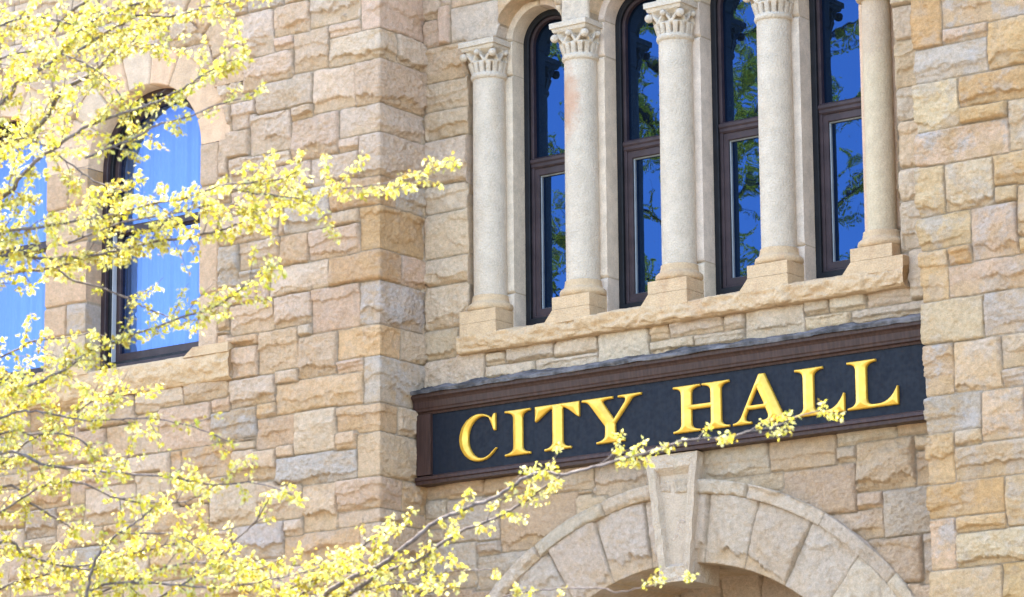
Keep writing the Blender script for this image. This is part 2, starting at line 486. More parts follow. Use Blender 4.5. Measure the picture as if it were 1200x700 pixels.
# stones seen on each wall plane, in wall coordinates: x0, x1, z0, z1 (, how far a corner stone returns | style)
PIER_STONES = [
(-2.816,-2.242,11.311,11.662),(-3.244,-2.837,11.284,11.545),(-3.684,-3.261,11.163,11.543),(-3.242,-3.025,11.175,11.277),(-3.004,-2.6,10.905,11.264),
(-2.591,-2.238,11.154,11.27),(-2.227,-1.981,11.168,11.552,9),(-2.59,-1.981,10.88,11.157,0.245),(-3.587,-3.023,10.85,11.113),(-3.42,-2.79,10.585,10.871),
(-2.78,-2.291,10.487,10.874),(-2.276,-1.982,10.467,10.875,9),(-3.031,-2.789,10.456,10.581),(-3.499,-3.04,10.208,10.566),(-3.03,-2.484,10.068,10.448),
(-2.474,-1.982,10.188,10.452,9),(-2.478,-2.246,10.065,10.189),(-2.232,-1.982,9.78,10.192,9),(-3.313,-3.039,10.057,10.17),(-2.796,-2.246,9.799,10.044),
(-3.301,-2.806,9.797,10.047),(-3.744,-3.323,9.929,10.174),(-2.566,-1.983,9.526,9.788,0.235),(-3.076,-2.576,9.426,9.779),(-2.551,-2.251,9.405,9.515),
(-2.221,-1.983,9.128,9.506,9),(-2.804,-2.246,9.108,9.354),(-3.134,-2.843,9.1,9.355),(-2.584,-1.983,8.841,9.093,0.302),(-3.244,-2.604,8.844,9.099),
(-3.729,-3.231,8.526,8.782),(-3.216,-2.796,8.539,8.809),(-2.776,-2.25,8.434,8.828),(-2.216,-1.984,8.436,8.818,9),(-2.939,-2.79,8.416,8.519),(-2.928,-2.499,8.046,8.407),
(-2.489,-1.984,8.14,8.413,0.293),(-3.395,-2.949,8.143,8.515),(-3.207,-2.947,8.017,8.131),(-3.733,-3.216,7.867,8.097),(-3.196,-2.206,7.737,8.008),
(-2.484,-2.206,8.027,8.139),(-2.191,-1.979,7.717,8.134,9),(-2.984,-2.512,7.351,7.725),(-2.497,-1.98,7.482,7.706,0.248),(-3.416,-3.205,7.727,7.846),
(-3.414,-2.994,7.437,7.712),(-2.502,-2.278,7.321,7.498),(-3.192,-2.993,7.342,7.459),(-3.181,-2.278,7.069,7.326),(-2.259,-1.98,7.057,7.425,9),(-3.705,-3.202,7.186,7.422),
(-2.872,-2.5,6.636,7.037),(-2.481,-1.971,6.774,7.05,0.308),(-3.409,-2.912,6.766,7.101),(-3.956,-3.439,6.749,7.126),(-2.481,-1.971,6.644,6.766,9),
(-3.093,-2.891,6.611,6.758),(-3.097,-2.229,6.373,6.612),(-2.22,-1.971,6.292,6.641,9),(-3.698,-3.108,6.467,6.763),(-4.9,-4.311,7.963,8.109),(-4.29,-3.795,7.964,8.149),
(-5.554,-4.92,7.893,8.097),(-3.967,-3.752,7.839,7.966),(-3.965,-3.446,7.601,7.831),(-3.766,-3.43,8.133,8.396),(-3.881,-3.432,8.434,8.522),(-4.589,-3.986,7.582,7.952),
(-4.302,-3.726,7.273,7.511),(-4.328,-3.988,7.006,7.141),(-4.606,-3.986,6.693,7.011),(-3.973,-3.719,6.61,6.743),(-5.491,-4.894,6.962,7.262),(-4.873,-4.621,6.917,7.334),]
RIGHT_STONES = [
(3.495,3.765,9.973,10.374),(3.785,4.526,10.097,10.479),(3.788,4.179,9.977,10.088),(4.2,4.761,9.685,10.065),(3.51,4.167,9.682,9.954),(3.502,3.896,9.273,9.668),
(3.926,4.594,9.416,9.666),(3.93,4.341,9.28,9.407),(4.362,4.882,9.004,9.393),(3.513,4.339,8.983,9.262),(3.5,3.744,8.575,8.976),(3.776,4.194,8.59,8.965),
(4.224,4.866,8.724,8.961),(4.22,4.396,8.585,8.7),(3.515,3.968,8.294,8.553),(3.993,4.388,8.157,8.559),(4.419,4.849,8.286,8.671),(4.416,4.838,8.161,8.271),
(3.507,3.749,7.879,8.276),(3.781,3.971,8.14,8.279),(3.774,4.679,7.888,8.123),(3.512,4.051,7.526,7.852),(4.078,4.74,7.533,7.852),(3.51,3.766,7.107,7.507),
(3.801,4.195,7.107,7.494),(4.221,4.725,7.244,7.492),(4.228,4.394,7.106,7.232),(3.508,4.013,6.804,7.089),(4.026,4.397,6.698,7.071),(4.413,4.778,6.702,7.093),
(3.499,3.746,6.387,6.786),(3.775,4.001,6.678,6.797),(3.775,4.614,6.405,6.656),(3.502,4.19,6.113,6.378),(4.207,4.673,6.003,6.378),(3.501,3.728,5.713,6.105),
(3.764,4.2,5.985,6.1),(3.764,4.731,5.715,5.968),(3.496,4.139,5.395,5.698),(4.161,4.718,5.373,5.705),]
ENTRANCE_STONES = [
(-1.978,-1.821,11.36,11.646),(-1.98,-1.822,11.1,11.36),(-1.807,-1.699,11.102,11.463,'bar'),(-1.685,-1.171,11.104,11.428,'s'),(-1.683,-1.168,11.436,11.713),
(-1.805,-1.692,11.471,11.736),(-1.986,-1.55,10.768,11.092),(-1.972,-1.514,10.487,10.741),(-1.964,-1.496,10.224,10.473),(-1.965,-1.499,9.791,10.204),
(-1.966,-1.539,9.532,9.783),(-1.968,-1.494,9.123,9.52),(-1.955,-1.506,8.852,9.089),(-1.966,-1.527,8.467,8.849),(-1.967,-1.64,8.181,8.436),(-1.968,-1.327,7.927,8.169),
(-1.294,-1.101,8.062,8.135),(-1.077,-0.57,8.05,8.173),(-1.295,-0.785,7.915,8.031),(-0.771,-0.101,7.92,8.031),(-0.557,-0.109,8.027,8.145),(-0.082,0.438,7.911,8.153),
(0.448,0.643,8.047,8.16),(0.661,1.203,8.058,8.17),(0.464,0.904,7.94,8.038),(0.921,1.406,7.935,8.024),(1.211,1.414,8.053,8.172),(1.434,2.007,7.943,8.172),
(2.033,2.251,8.063,8.172),(2.267,2.614,8.054,8.17),(2.631,3.034,8.056,8.179),(2.038,2.458,7.953,8.047),(2.475,3.231,7.961,8.04),(3.064,3.241,8.071,8.465),
(2.985,3.239,10.293,10.551),(2.981,3.243,9.887,10.284),(2.994,3.23,9.598,9.868),(2.998,3.234,9.18,9.581),(2.994,3.229,8.911,9.172),(2.99,3.217,8.513,8.895),
(-1.978,-1.35,6.911,7.027),(-1.332,-0.801,6.891,7.005),(-1.969,-1.773,6.771,6.902),(-1.75,-1.184,6.505,6.872),(-1.157,-0.354,6.365,6.797),(-0.774,-0.163,6.856,7.022),
(-1.411,-1.173,6.351,6.457),(-1.971,-1.44,6.113,6.487),(-1.413,-0.663,6.079,6.351),(-0.146,0.389,6.761,7.037),(-0.348,-0.042,6.573,6.752),(0.979,1.625,6.777,7.026),
(1.65,2.279,6.786,7.024),(2.307,2.857,6.93,7.037),(2.881,3.194,6.944,7.036),(2.303,2.471,6.802,6.902),(2.491,3.025,6.526,6.93,'r'),(3.046,3.182,6.538,6.798),
(3.054,3.189,6.805,6.924),(1.775,2.461,6.37,6.75),(1.074,1.75,6.658,6.767),(2.498,2.713,6.39,6.503),(2.222,2.706,6.141,6.353),(2.733,3.169,6.127,6.492),
(2.595,3.075,5.754,6.104),(3.083,3.194,5.711,6.113),(2.96,3.181,5.472,5.7),]
BRANCHES = [   # points, radius at the start and end, how densely it flowers
([(4.484,-14.523,4.980),(5.019,-14.391,5.467),(5.818,-14.194,5.960),(6.302,-14.022,6.163),(6.450,-14.061,6.235),(6.630,-14.066,6.276),(6.813,-14.083,6.365),(6.945,-14.125,6.407),(7.118,-14.134,6.434),(7.309,-14.125,6.449)],0.012,0.006,1.5),
([(6.269,-13.654,6.587),(6.380,-13.658,6.666),(6.499,-13.647,6.714)],0.01,0.007,1.6),
([(4.424,-14.447,4.533),(4.959,-14.315,5.023),(5.864,-14.223,5.488),(6.448,-14.159,5.655),(6.578,-14.181,5.722),(6.721,-14.195,5.796),(6.849,-14.210,5.832),(7.023,-14.198,5.897),(7.246,-14.147,5.945),(7.436,-14.118,5.986),(7.593,-14.116,6.038),(7.774,-14.098,6.096),(7.876,-14.126,6.110)],0.013,0.003,1.15),
([(4.463,-14.497,4.826),(4.998,-14.365,5.314),(5.585,-13.962,5.882),(5.971,-13.504,6.165),(6.192,-13.489,6.355),(6.378,-13.467,6.425),(6.535,-13.474,6.522),(6.697,-13.470,6.594)],0.017,0.006,1.7),
([(6.885,-14.136,6.284),(7.160,-14.055,6.413),(7.314,-14.021,6.393),(7.440,-14.014,6.391),(7.560,-14.013,6.401),(7.670,-14.015,6.392),(7.820,-13.994,6.408)],0.007,0.003,1),
([(7.051,-14.247,5.737),(7.247,-14.184,5.797),(7.392,-14.156,5.849),(7.526,-14.127,5.868),(7.717,-14.064,5.919),(7.830,-14.047,5.927),(7.910,-14.062,5.964)],0.006,0.002,0.75),
([(4.402,-14.419,4.372),(4.937,-14.288,4.862),(5.878,-14.230,5.319),(6.495,-14.203,5.476),(6.661,-14.156,5.488),(6.889,-14.066,5.511),(7.053,-14.020,5.526),(7.219,-13.978,5.557),(7.355,-13.949,5.557),(7.494,-13.926,5.587),(7.618,-13.909,5.595),(7.800,-13.846,5.595),(7.931,-13.828,5.624)],0.009,0.003,1.25),
([(7.622,-13.913,5.570),(7.770,-13.867,5.533),(7.955,-13.797,5.503),(8.115,-13.758,5.525),(8.272,-13.717,5.528),(8.430,-13.678,5.542),(8.544,-13.674,5.567),(8.658,-13.672,5.598)],0.004,0.0015,0.8),
([(4.390,-14.405,4.289),(4.926,-14.273,4.780),(5.797,-14.148,5.260),(6.347,-14.048,5.442),(6.498,-14.004,5.405),(6.704,-13.925,5.386),(6.860,-13.890,5.397),(7.071,-13.821,5.427),(7.226,-13.783,5.427),(7.390,-13.745,5.446),(7.500,-13.745,5.461),(7.615,-13.741,5.480),(7.750,-13.726,5.505),(7.882,-13.708,5.516)],0.01,0.003,1.25),
([(4.375,-14.386,4.174),(4.910,-14.254,4.666),(5.675,-14.024,5.179),(6.126,-13.817,5.397),(6.319,-13.758,5.417),(6.501,-13.706,5.437),(6.679,-13.664,5.480),(6.816,-13.641,5.481),(6.930,-13.635,5.486)],0.011,0.005,0.9),
([(6.873,-14.157,5.390),(7.102,-14.073,5.462),(7.324,-13.982,5.493),(7.545,-13.891,5.516),(7.754,-13.789,5.466)],0.006,0.002,1.3),
([(6.484,-13.807,5.386),(6.548,-13.771,5.331),(6.658,-13.706,5.295),(6.765,-13.638,5.240),(6.860,-13.579,5.181),(6.946,-13.529,5.134)],0.006,0.003,0.8),
([(4.302,-14.294,3.637),(4.838,-14.163,4.132),(5.746,-14.074,4.614),(6.331,-14.012,4.794),(6.414,-14.021,4.794),(6.537,-14.006,4.813),(6.677,-13.983,4.855),(6.837,-13.956,4.933),(6.992,-13.924,4.973),(7.168,-13.877,5.020),(7.340,-13.832,5.063),(7.465,-13.816,5.084),(7.567,-13.821,5.123),(7.658,-13.835,5.162),(7.786,-13.826,5.223)],0.009,0.0025,1.05),
([(4.276,-14.261,3.444),(4.812,-14.130,3.940),(5.577,-13.902,4.459),(5.997,-13.718,4.680),(6.116,-13.719,4.771),(6.261,-13.704,4.868),(6.360,-13.708,4.920),(6.500,-13.688,4.986)],0.007,0.003,1.5),
([(4.287,-14.274,3.523),(4.823,-14.143,4.018),(5.803,-14.125,4.486),(6.455,-14.136,4.647),(6.599,-14.090,4.668),(6.734,-14.039,4.641),(6.870,-13.985,4.609),(7.032,-13.921,4.608),(7.200,-13.848,4.591),(7.344,-13.784,4.541),(7.471,-13.729,4.481)],0.006,0.002,0.55),
([(4.277,-14.261,3.448),(4.813,-14.131,3.944),(5.721,-14.042,4.429),(6.307,-13.981,4.612),(6.454,-13.934,4.602),(6.630,-13.864,4.584),(6.765,-13.805,4.495),(6.859,-13.788,4.452)],0.006,0.003,1),
([(4.264,-14.246,3.357),(4.800,-14.115,3.853),(5.781,-14.097,4.325),(6.433,-14.109,4.490),(6.643,-14.030,4.427),(6.850,-13.958,4.388),(7.028,-13.912,4.363),(7.226,-13.851,4.335),(7.420,-13.787,4.288),(7.618,-13.732,4.282),(7.791,-13.678,4.215)],0.009,0.002,0.85),
([(4.243,-14.220,3.203),(4.780,-14.089,3.700),(5.581,-13.896,4.214),(6.067,-13.726,4.426),(6.195,-13.654,4.350),(6.317,-13.582,4.259),(6.383,-13.566,4.219)],0.008,0.004,0.8),
([(4.209,-14.176,2.946),(4.745,-14.046,3.445),(5.547,-13.853,3.961),(6.033,-13.683,4.175),(6.151,-13.641,4.105),(6.314,-13.573,4.058),(6.468,-13.515,4.027),(6.628,-13.460,4.018)],0.009,0.004,1.2),
([(4.110,-14.052,2.220),(4.890,-13.880,2.753),(5.958,-14.095,3.152),(6.584,-14.099,3.451),(6.826,-13.981,3.670),(6.879,-14.003,3.815),(6.919,-14.022,3.919),(6.977,-14.026,4.008),(7.062,-14.005,4.081),(7.146,-13.977,4.129),(7.223,-13.958,4.188)],0.01,0.004,0.9),
([(4.110,-14.052,2.220),(4.890,-13.880,2.753),(5.787,-14.116,3.237),(6.347,-14.045,3.549),(6.592,-13.926,3.771),(6.865,-13.794,3.887),(6.967,-13.762,3.908),(7.043,-13.750,3.937),(7.180,-13.696,3.973),(7.338,-13.613,3.960),(7.457,-13.555,3.932),(7.582,-13.512,3.975)],0.006,0.002,1),
([(4.110,-14.052,2.220),(4.890,-13.880,2.753),(5.994,-14.057,3.344),(6.585,-14.025,3.647),(6.829,-13.906,3.867),(7.047,-13.806,3.885),(7.214,-13.732,3.863),(7.344,-13.688,3.849),(7.514,-13.622,3.863),(7.676,-13.565,3.889),(7.890,-13.475,3.932),(8.042,-13.426,3.961)],0.007,0.002,1.2),
([(6.850,-13.709,4.133),(6.955,-13.673,4.127),(7.067,-13.632,4.121),(7.135,-13.611,4.075),(7.203,-13.591,4.025),(7.290,-13.557,3.978),(7.412,-13.502,3.950)],0.005,0.002,0.8),
([(4.110,-14.052,2.220),(4.890,-13.880,2.753),(6.560,-13.426,3.239),(7.047,-13.285,3.564),(7.295,-13.164,3.788),(7.386,-13.148,3.860),(7.487,-13.127,3.934),(7.541,-13.125,3.957),(7.616,-13.115,4.005),(7.702,-13.100,4.061),(7.773,-13.091,4.105),(7.821,-13.091,4.116),(7.882,-13.082,4.130)],0.01,0.004,0.9),
([(4.110,-14.052,2.220),(4.890,-13.880,2.753),(6.739,-13.424,3.247),(7.287,-13.361,3.558),(7.533,-13.242,3.780),(7.621,-13.261,3.828),(7.689,-13.290,3.857),(7.796,-13.291,3.893),(7.909,-13.287,3.921),(7.999,-13.299,3.946),(8.087,-13.315,3.984),(8.169,-13.334,4.016),(8.297,-13.330,4.087),(8.433,-13.313,4.131),(8.596,-13.278,4.182),(8.740,-13.262,4.251),(8.831,-13.269,4.259),(8.932,-13.260,4.242),(9.040,-13.255,4.254),(9.144,-13.252,4.261),(9.264,-13.240,4.283),(9.380,-13.231,4.300),(9.462,-13.243,4.308)],0.012,0.005,0.62),
([(9.462,-13.243,4.308),(9.538,-13.248,4.321),(9.659,-13.217,4.322),(9.731,-13.217,4.311),(9.830,-13.206,4.330),(9.948,-13.181,4.345),(10.032,-13.182,4.367),(10.100,-13.191,4.376),(10.167,-13.199,4.381),(10.214,-13.228,4.404)],0.005,0.002,0.3),
([(4.110,-14.052,2.220),(4.890,-13.880,2.753),(6.904,-13.381,3.297),(7.482,-13.358,3.601),(7.726,-13.239,3.821),(7.796,-13.249,3.848),(7.887,-13.248,3.889),(7.982,-13.241,3.916),(8.057,-13.245,3.935),(8.150,-13.237,3.957),(8.270,-13.222,4.023),(8.378,-13.209,4.067),(8.518,-13.173,4.110),(8.625,-13.161,4.153),(8.702,-13.167,4.182),(8.780,-13.174,4.218),(8.880,-13.167,4.260),(9.019,-13.128,4.291),(9.125,-13.119,4.344)],0.011,0.003,0.55),
([(4.110,-14.052,2.220),(4.890,-13.880,2.753),(7.474,-13.137,3.232),(8.132,-13.240,3.516),(8.372,-13.124,3.732),(8.500,-13.097,3.769),(8.591,-13.089,3.780),(8.714,-13.058,3.788),(8.856,-13.010,3.784),(8.955,-12.992,3.777),(9.020,-12.995,3.756),(9.148,-12.962,3.771),(9.252,-12.947,3.789),(9.348,-12.940,3.814)],0.004,0.0015,0.35),
([(4.110,-14.052,2.220),(4.890,-13.880,2.753),(6.824,-13.434,3.279),(7.403,-13.411,3.583),(7.647,-13.292,3.803),(7.838,-13.228,3.850),(8.025,-13.161,3.871),(8.212,-13.097,3.907),(8.394,-13.027,3.905)],0.006,0.002,0.75),
([(4.533,-14.584,5.339),(5.067,-14.452,5.824),(5.725,-14.118,6.368),(6.078,-13.804,6.628),(6.281,-13.785,6.637),(6.504,-13.731,6.568),(6.721,-13.672,6.468),(6.943,-13.624,6.423)],0.008,0.003,1.6),
([(4.511,-14.557,5.181),(5.046,-14.425,5.667),(5.809,-14.194,6.171),(6.260,-13.986,6.387),(6.476,-13.928,6.403),(6.663,-13.868,6.335),(6.810,-13.824,6.213),(6.905,-13.810,6.070)],0.007,0.003,1.4),
([(4.458,-14.490,4.786),(4.993,-14.358,5.275),(5.721,-14.093,5.794),(6.140,-13.850,6.024),(6.322,-13.812,6.023),(6.487,-13.755,5.906),(6.621,-13.724,5.802),(6.791,-13.676,5.732)],0.007,0.003,1.1),
([(4.228,-14.200,3.088),(4.764,-14.070,3.586),(5.638,-13.947,4.087),(6.190,-13.850,4.283),(6.391,-13.783,4.389),(6.546,-13.724,4.400),(6.719,-13.625,4.316),(6.931,-13.514,4.289),(7.086,-13.460,4.319)],0.007,0.003,1),
([(4.324,-14.321,3.799),(4.860,-14.190,4.293),(5.554,-13.892,4.827),(5.939,-13.612,5.068),(6.124,-13.578,5.132),(6.285,-13.546,5.133),(6.445,-13.516,5.141)],0.006,0.003,1),
([(4.110,-14.052,2.220),(4.890,-13.880,2.753),(5.394,-14.062,3.384),(5.750,-13.771,3.738),(6.004,-13.647,3.967),(6.256,-13.574,4.024),(6.538,-13.478,4.076),(6.785,-13.405,4.120),(6.997,-13.354,4.153)],0.008,0.003,1.2),
([(4.257,-14.237,3.305),(4.794,-14.107,3.802),(5.523,-13.843,4.330),(5.942,-13.600,4.560),(6.086,-13.582,4.648),(6.259,-13.537,4.716),(6.436,-13.499,4.822),(6.605,-13.452,4.869)],0.006,0.003,1.3),
([(4.110,-14.052,2.220),(4.890,-13.880,2.753),(6.063,-13.743,3.305),(6.520,-13.563,3.638),(6.770,-13.441,3.863),(6.974,-13.384,3.968),(7.149,-13.353,4.092),(7.290,-13.341,4.196),(7.393,-13.358,4.300)],0.007,0.003,0.6),
([(4.110,-14.052,2.220),(4.890,-13.880,2.753),(6.471,-13.501,3.277),(6.958,-13.360,3.603),(7.207,-13.239,3.827),(7.373,-13.199,3.894),(7.600,-13.113,3.953),(7.783,-13.036,3.929),(7.960,-12.954,3.868)],0.006,0.003,1.1),
]
TRUNK = [(4.110,-14.052,2.220)]
# ------------------------------------------------------------------ the building
AX = 0.715                     # axis of the entrance bay
CX = [AX + 1.015 * k for k in (-2, -1, 0, 1, 2)]        # columns
WX = [AX + 1.015 * k for k in (-1.5, -0.5, 0.5, 1.5)]   # windows of the arcade
ZS = 11.04                     # springing of the arcade = top of the abaci
G = 0.0090
XL, XRR = -2.015, 3.535        # corners of the projecting walls
FY, CY = -0.615, 0.03          # bed planes of projecting walls and of the entrance wall
Z0, Z1 = 4.0, 13.4

hall = empty('city_hall', (AX, 0, 0))
tag(hall, 'rock faced tan sandstone hall with arched windows and columns above an arched entrance', 'building')
PARTS = hall
_inv = Matrix.Translation((-AX, 0, 0))
def fix(o):
    """children of the hall are modelled in world coordinates"""
    if o.parent is hall: o.matrix_parent_inverse = _inv
    return o

# --- left projecting wall, one sheet that turns the corner
us = np.concatenate([np.arange(-6.7, -0.0001, G), [0.0], np.arange(G, 0.70, G)])
S = Sheet(us, np.arange(Z0, Z1, G), 3)
zmid = lambda c, d: (c + d) / 2
def pal_left(a, c):
    if a < -1.6 + 1.0 and c > 9.4: return 'leftup'
    return 'left' if c < 9.6 else 'leftup'
gen = [(a, b, c, d, 'k', pal_left(a, c)) for a, b, c, d in gen_ashlar(-6.8, 0.9, Z0 - .3, Z1 + .3, 5)]
S.layer(gen)
rects = []
for row in PIER_STONES:
    a, b, c, d = row[:4]
    a -= XL; b -= XL
    pl = pal_left(a, c)
    if len(row) > 4:
        w = min(row[4], 0.9)
        rects.append((a, w, c, d, 'k', pl))
        if w < 0.6: rects.append((w, 0.9, c, d, 'k', pl))
    else:
        rects.append((a, b, c, d, 'k', pl))
S.layer(rects, 0.035)
WB, WA = -4.84, -6.79          # the two arched windows of the left wall
WR = 0.71; WZ = 10.40
# dressed jamb stones beside the windows
jam = []
for k, (c, d) in enumerate(((8.40, 8.97), (8.97, 9.52), (9.52, 10.0), (10.0, 10.40))):
    jam.append((WB + WR - XL, WB + WR + 0.21 - XL, c, d, 's', 'warm'))
for k, (c, d) in enumerate(((8.40, 8.80), (8.80, 9.10), (9.10, 9.70), (9.70, 10.05), (10.05, 10.45), (10.45, 10.9))):
    if k % 3 == 1:
        jam.append((WA + WR - XL, -5.80 - XL, c, d, 's', 'warm')); jam.append((-5.80 - XL, WB - WR - XL, c, d, 's', 'left'))
    else:
        jam.append((WA + WR - XL, WB - WR - XL, c, d, 's', 'warm'))
S.layer(jam, 0.02)
S.relief()
def arch_f(u, z, cx, r, zs, zb):
    rect = np.minimum(np.minimum(u - (cx - r), (cx + r) - u), np.minimum(z - zb, zs - z))
    return np.maximum(rect, r - np.hypot(u - cx, z - zs))
def open_left(u, z):
    f = np.full(np.shape(u), -9.0)
    for c in (WA, WB):
        f = np.maximum(f, arch_f(u, z, c - XL, WR, WZ, 8.30))
        # room for the arch ring, which is a piece of its own
        f = np.maximum(f, np.minimum(1.05 - np.hypot(u - (c - XL), z - WZ), z - WZ))
    # relieving ring over the second window
    rr = np.hypot(u - (WB - XL), z - 10.93)
    f = np.maximum(f, np.minimum(np.minimum(np.minimum(1.23 - rr, rr - 0.90), z - 10.93), math.radians(115) - np.arctan2(z - 10.93, u - (WB - XL))))
    return f
def place_left(u, z, h):
    fr = u <= 1e-6; rt = u >= -1e-6
    x = np.where(rt, XL + h, XL + u); y = np.where(fr, FY - h, FY + u)
    return x, y, z
wl = fix(S.build('projecting_wall', hall, place_left, ROCK, open_left, 0.24))
wl['label'] = 'corner of pinkish tan rock faced ashlar with tall arched windows'

# --- right projecting wall
us = np.concatenate([np.arange(-0.70, -0.0001, G * 1.6), [0.0], np.arange(G, 3.4, G)])
S = Sheet(us, np.arange(Z0, Z1, G), 8)
S.layer([(a, b, c, d, 'k', 'right') for a, b, c, d in gen_ashlar(-0.8, 3.6, Z0 - .3, Z1 + .3, 9)])
rects = []
for k, row in enumerate(RIGHT_STONES):
    a, b, c, d = row[:4]
    a -= XRR; b -= XRR
    if a < 0.06: a = -0.9 if k % 2 else -0.35
    rects.append((a, b, c, d, 'k', 'right'))
    if a == -0.35: rects.append((-0.9, a, c, d, 'k', 'right'))
S.layer(rects, 0.035)
S.relief(rough=1.05)
def place_right(u, z, h):
    fr = u >= -1e-6; rt = u <= 1e-6
    x = np.where(rt, XRR - .015 - .35 * h, XRR + u); y = np.where(fr, FY - h, FY - u)
    return x, y, z
wr = fix(S.build('projecting_wall', hall, place_right, ROCK))
wr['label'] = 'corner of orange and lilac mottled rock faced ashlar'

# --- entrance wall between them
us = np.arange(XL - 0.02, XRR + 0.02, G)
S = Sheet(us, np.arange(Z0, Z1, G), 4)
pal_c = lambda c: 'center' if c > 7.4 else 'spandrel'
S.layer([(a, b, c, d, 'k', pal_c(c)) for a, b, c, d in gen_ashlar(XL - .3, XRR + .3, Z0 - .3, Z1 + .3, 12)])
rects = []
for row in ENTRANCE_STONES:
    a, b, c, d = row[:4]
    st = row[4] if len(row) > 4 else 'k'
    rects.append((a, b, c, d, st, 'cream' if st == 's' else 'leftup' if c > 11 else pal_c(c)))
S.layer(rects, 0.035)
S.layer([(CX[k] - .145, CX[k] + .145, ZS, ZS + .42, 's', 'cream') for k in range(1, 5)], 0.01)
S.relief(rough=0.9)
X0, X1 = -1.499, 2.955
def open_entrance(u, z):
    f = np.minimum(np.minimum(u - X0, X1 - u), np.minimum(z - 8.22, ZS - z))
    for c in WX: f = np.maximum(f, 0.3625 - np.hypot(u - c, z - ZS))
    f = np.maximum(f, 2.79 - np.hypot(u - AX, z - 3.97))
    return f
wc = fix(S.build('entrance_wall', hall, lambda u, z, h: (u, CY - h, z), ROCK, open_entrance, 0.16))

# --- inner order of the arcade: narrow piers and arches
PY = 0.17
S = Sheet(np.arange(-1.62, 3.06, G), np.arange(8.28, 12.7, G), 6)
rects = []
edges = [-1.7] + [x for x in WX] + [3.2]
for a, b in zip(edges[:-1], edges[1:]):
    for c, d in ((8.2, 8.72), (8.72, 10.735), (10.735, ZS + .02)):
        rects.append((a, b, c, d, 's', 'cream' if b < 3 else 'warm'))
    for c, d in ((ZS + .02, 11.4), (11.4, 11.9), (11.9, 12.8)):
        rects.append((a, b, c, d, 's', 'cream'))
S.layer(rects, 0.02)
S.relief(joint=0.005)
def open_arcade(u, z):
    f = np.full(np.shape(u), -9.0)
    for c in WX: f = np.maximum(f, arch_f(u, z, c, 0.2975, ZS, 8.30))
    return f
wa = fix(S.build('arcade', hall, lambda u, z, h: (u, PY + .018 - h, z), DRESSED, open_arcade, 0.19))
wa['label'] = 'smooth cream piers and round arches behind the columns'

# --- arches built of wedge stones (polar sheets)
def arch_ring(name, cx, cz, r0, r1, joints, y, pal, parent, style='k', skirt=0.3, rough=0.8, seed=1, g=0.013, inner_out=0.0):
    rm = r1
    th0, th1 = joints[0], joints[-1]
    us_ = np.linspace(math.radians(th0) * rm, math.radians(th1) * rm, int(abs(math.radians(th1 - th0)) * rm / g))
    n = max(3, int((r1 - r0) / g))
    zs_ = np.linspace(r0, r1, n)
    S = Sheet(us_, zs_, seed)
    S.layer([(math.radians(a) * rm, math.radians(b) * rm, r0 - .02, r1 + .02, style, pal) for a, b in zip(joints[:-1], joints[1:])], 0.03)
    S.relief(rough=rough, joint=0.0055)
    def place(u, z, h):
        t = u / rm
        return cx + z * np.cos(t), y - h, cz + z * np.sin(t)
    # close the ring with skirts on both edges
    H = S.H.copy()
    zz = np.concatenate([[r0], zs_, [r1]]); S2u, S2z = np.meshgrid(us_, zz)
    H = np.vstack([np.full((1, H.shape[1]), -skirt), H, np.full((1, H.shape[1]), -0.10)])
    C = np.concatenate([S.C[:1], S.C, S.C[-1:]])
    S.U, S.Z, S.H, S.C = S2u, S2z, H, C
    return fix(S.build(name, parent, place, ROCK if style != 's' else DRESSED))

J = [0.5, 14.3, 25.8, 37.3, 48.7, 60.2, 71.9, 82.8]
J = J[::-1] + []
joints = sorted(J) + [97.0, 108.3, 119.8, 131.3, 142.7, 154.2, 165.7, 179.5]
ar = arch_ring('entrance_arch', AX, 3.97, 2.12, 2.70, joints, 0.0, 'arch', hall, rough=0.95, skirt=1.06, seed=21)
joints = [0.5, 10, 25, 41, 58.5, 74.8, 90, 105.7, 121.6, 138, 155, 170, 179.5]
arch_ring('hood_mould', AX, 3.97, 2.70, 2.82, joints, -0.025, 'arch', hall, rough=0.9, skirt=0.12, seed=22)
joints = [0.5 + 179.0 * k / 15 for k in range(16)]
arch_ring('inner_arch', AX, 3.97, 1.70, 2.14, joints, 1.00, 'spandrel', hall, rough=0.6, skirt=0.8, seed=23)
for k, cx in enumerate((WB, WA)):
    joints = [0.5, 22, 44, 66, 86, 107, 129, 150, 179.5]
    arch_ring('window_arch', cx, WZ, WR, 1.07, joints, FY + .012, 'warm', hall, style='s', skirt=0.22, seed=24 + k)
joints = [0, 18, 37, 58, 78, 98, 116]
arch_ring('relieving_arch', WB, 10.93, 0.88, 1.25, joints, FY, 'warm', hall, rough=0.35, skirt=0.1, seed=27)

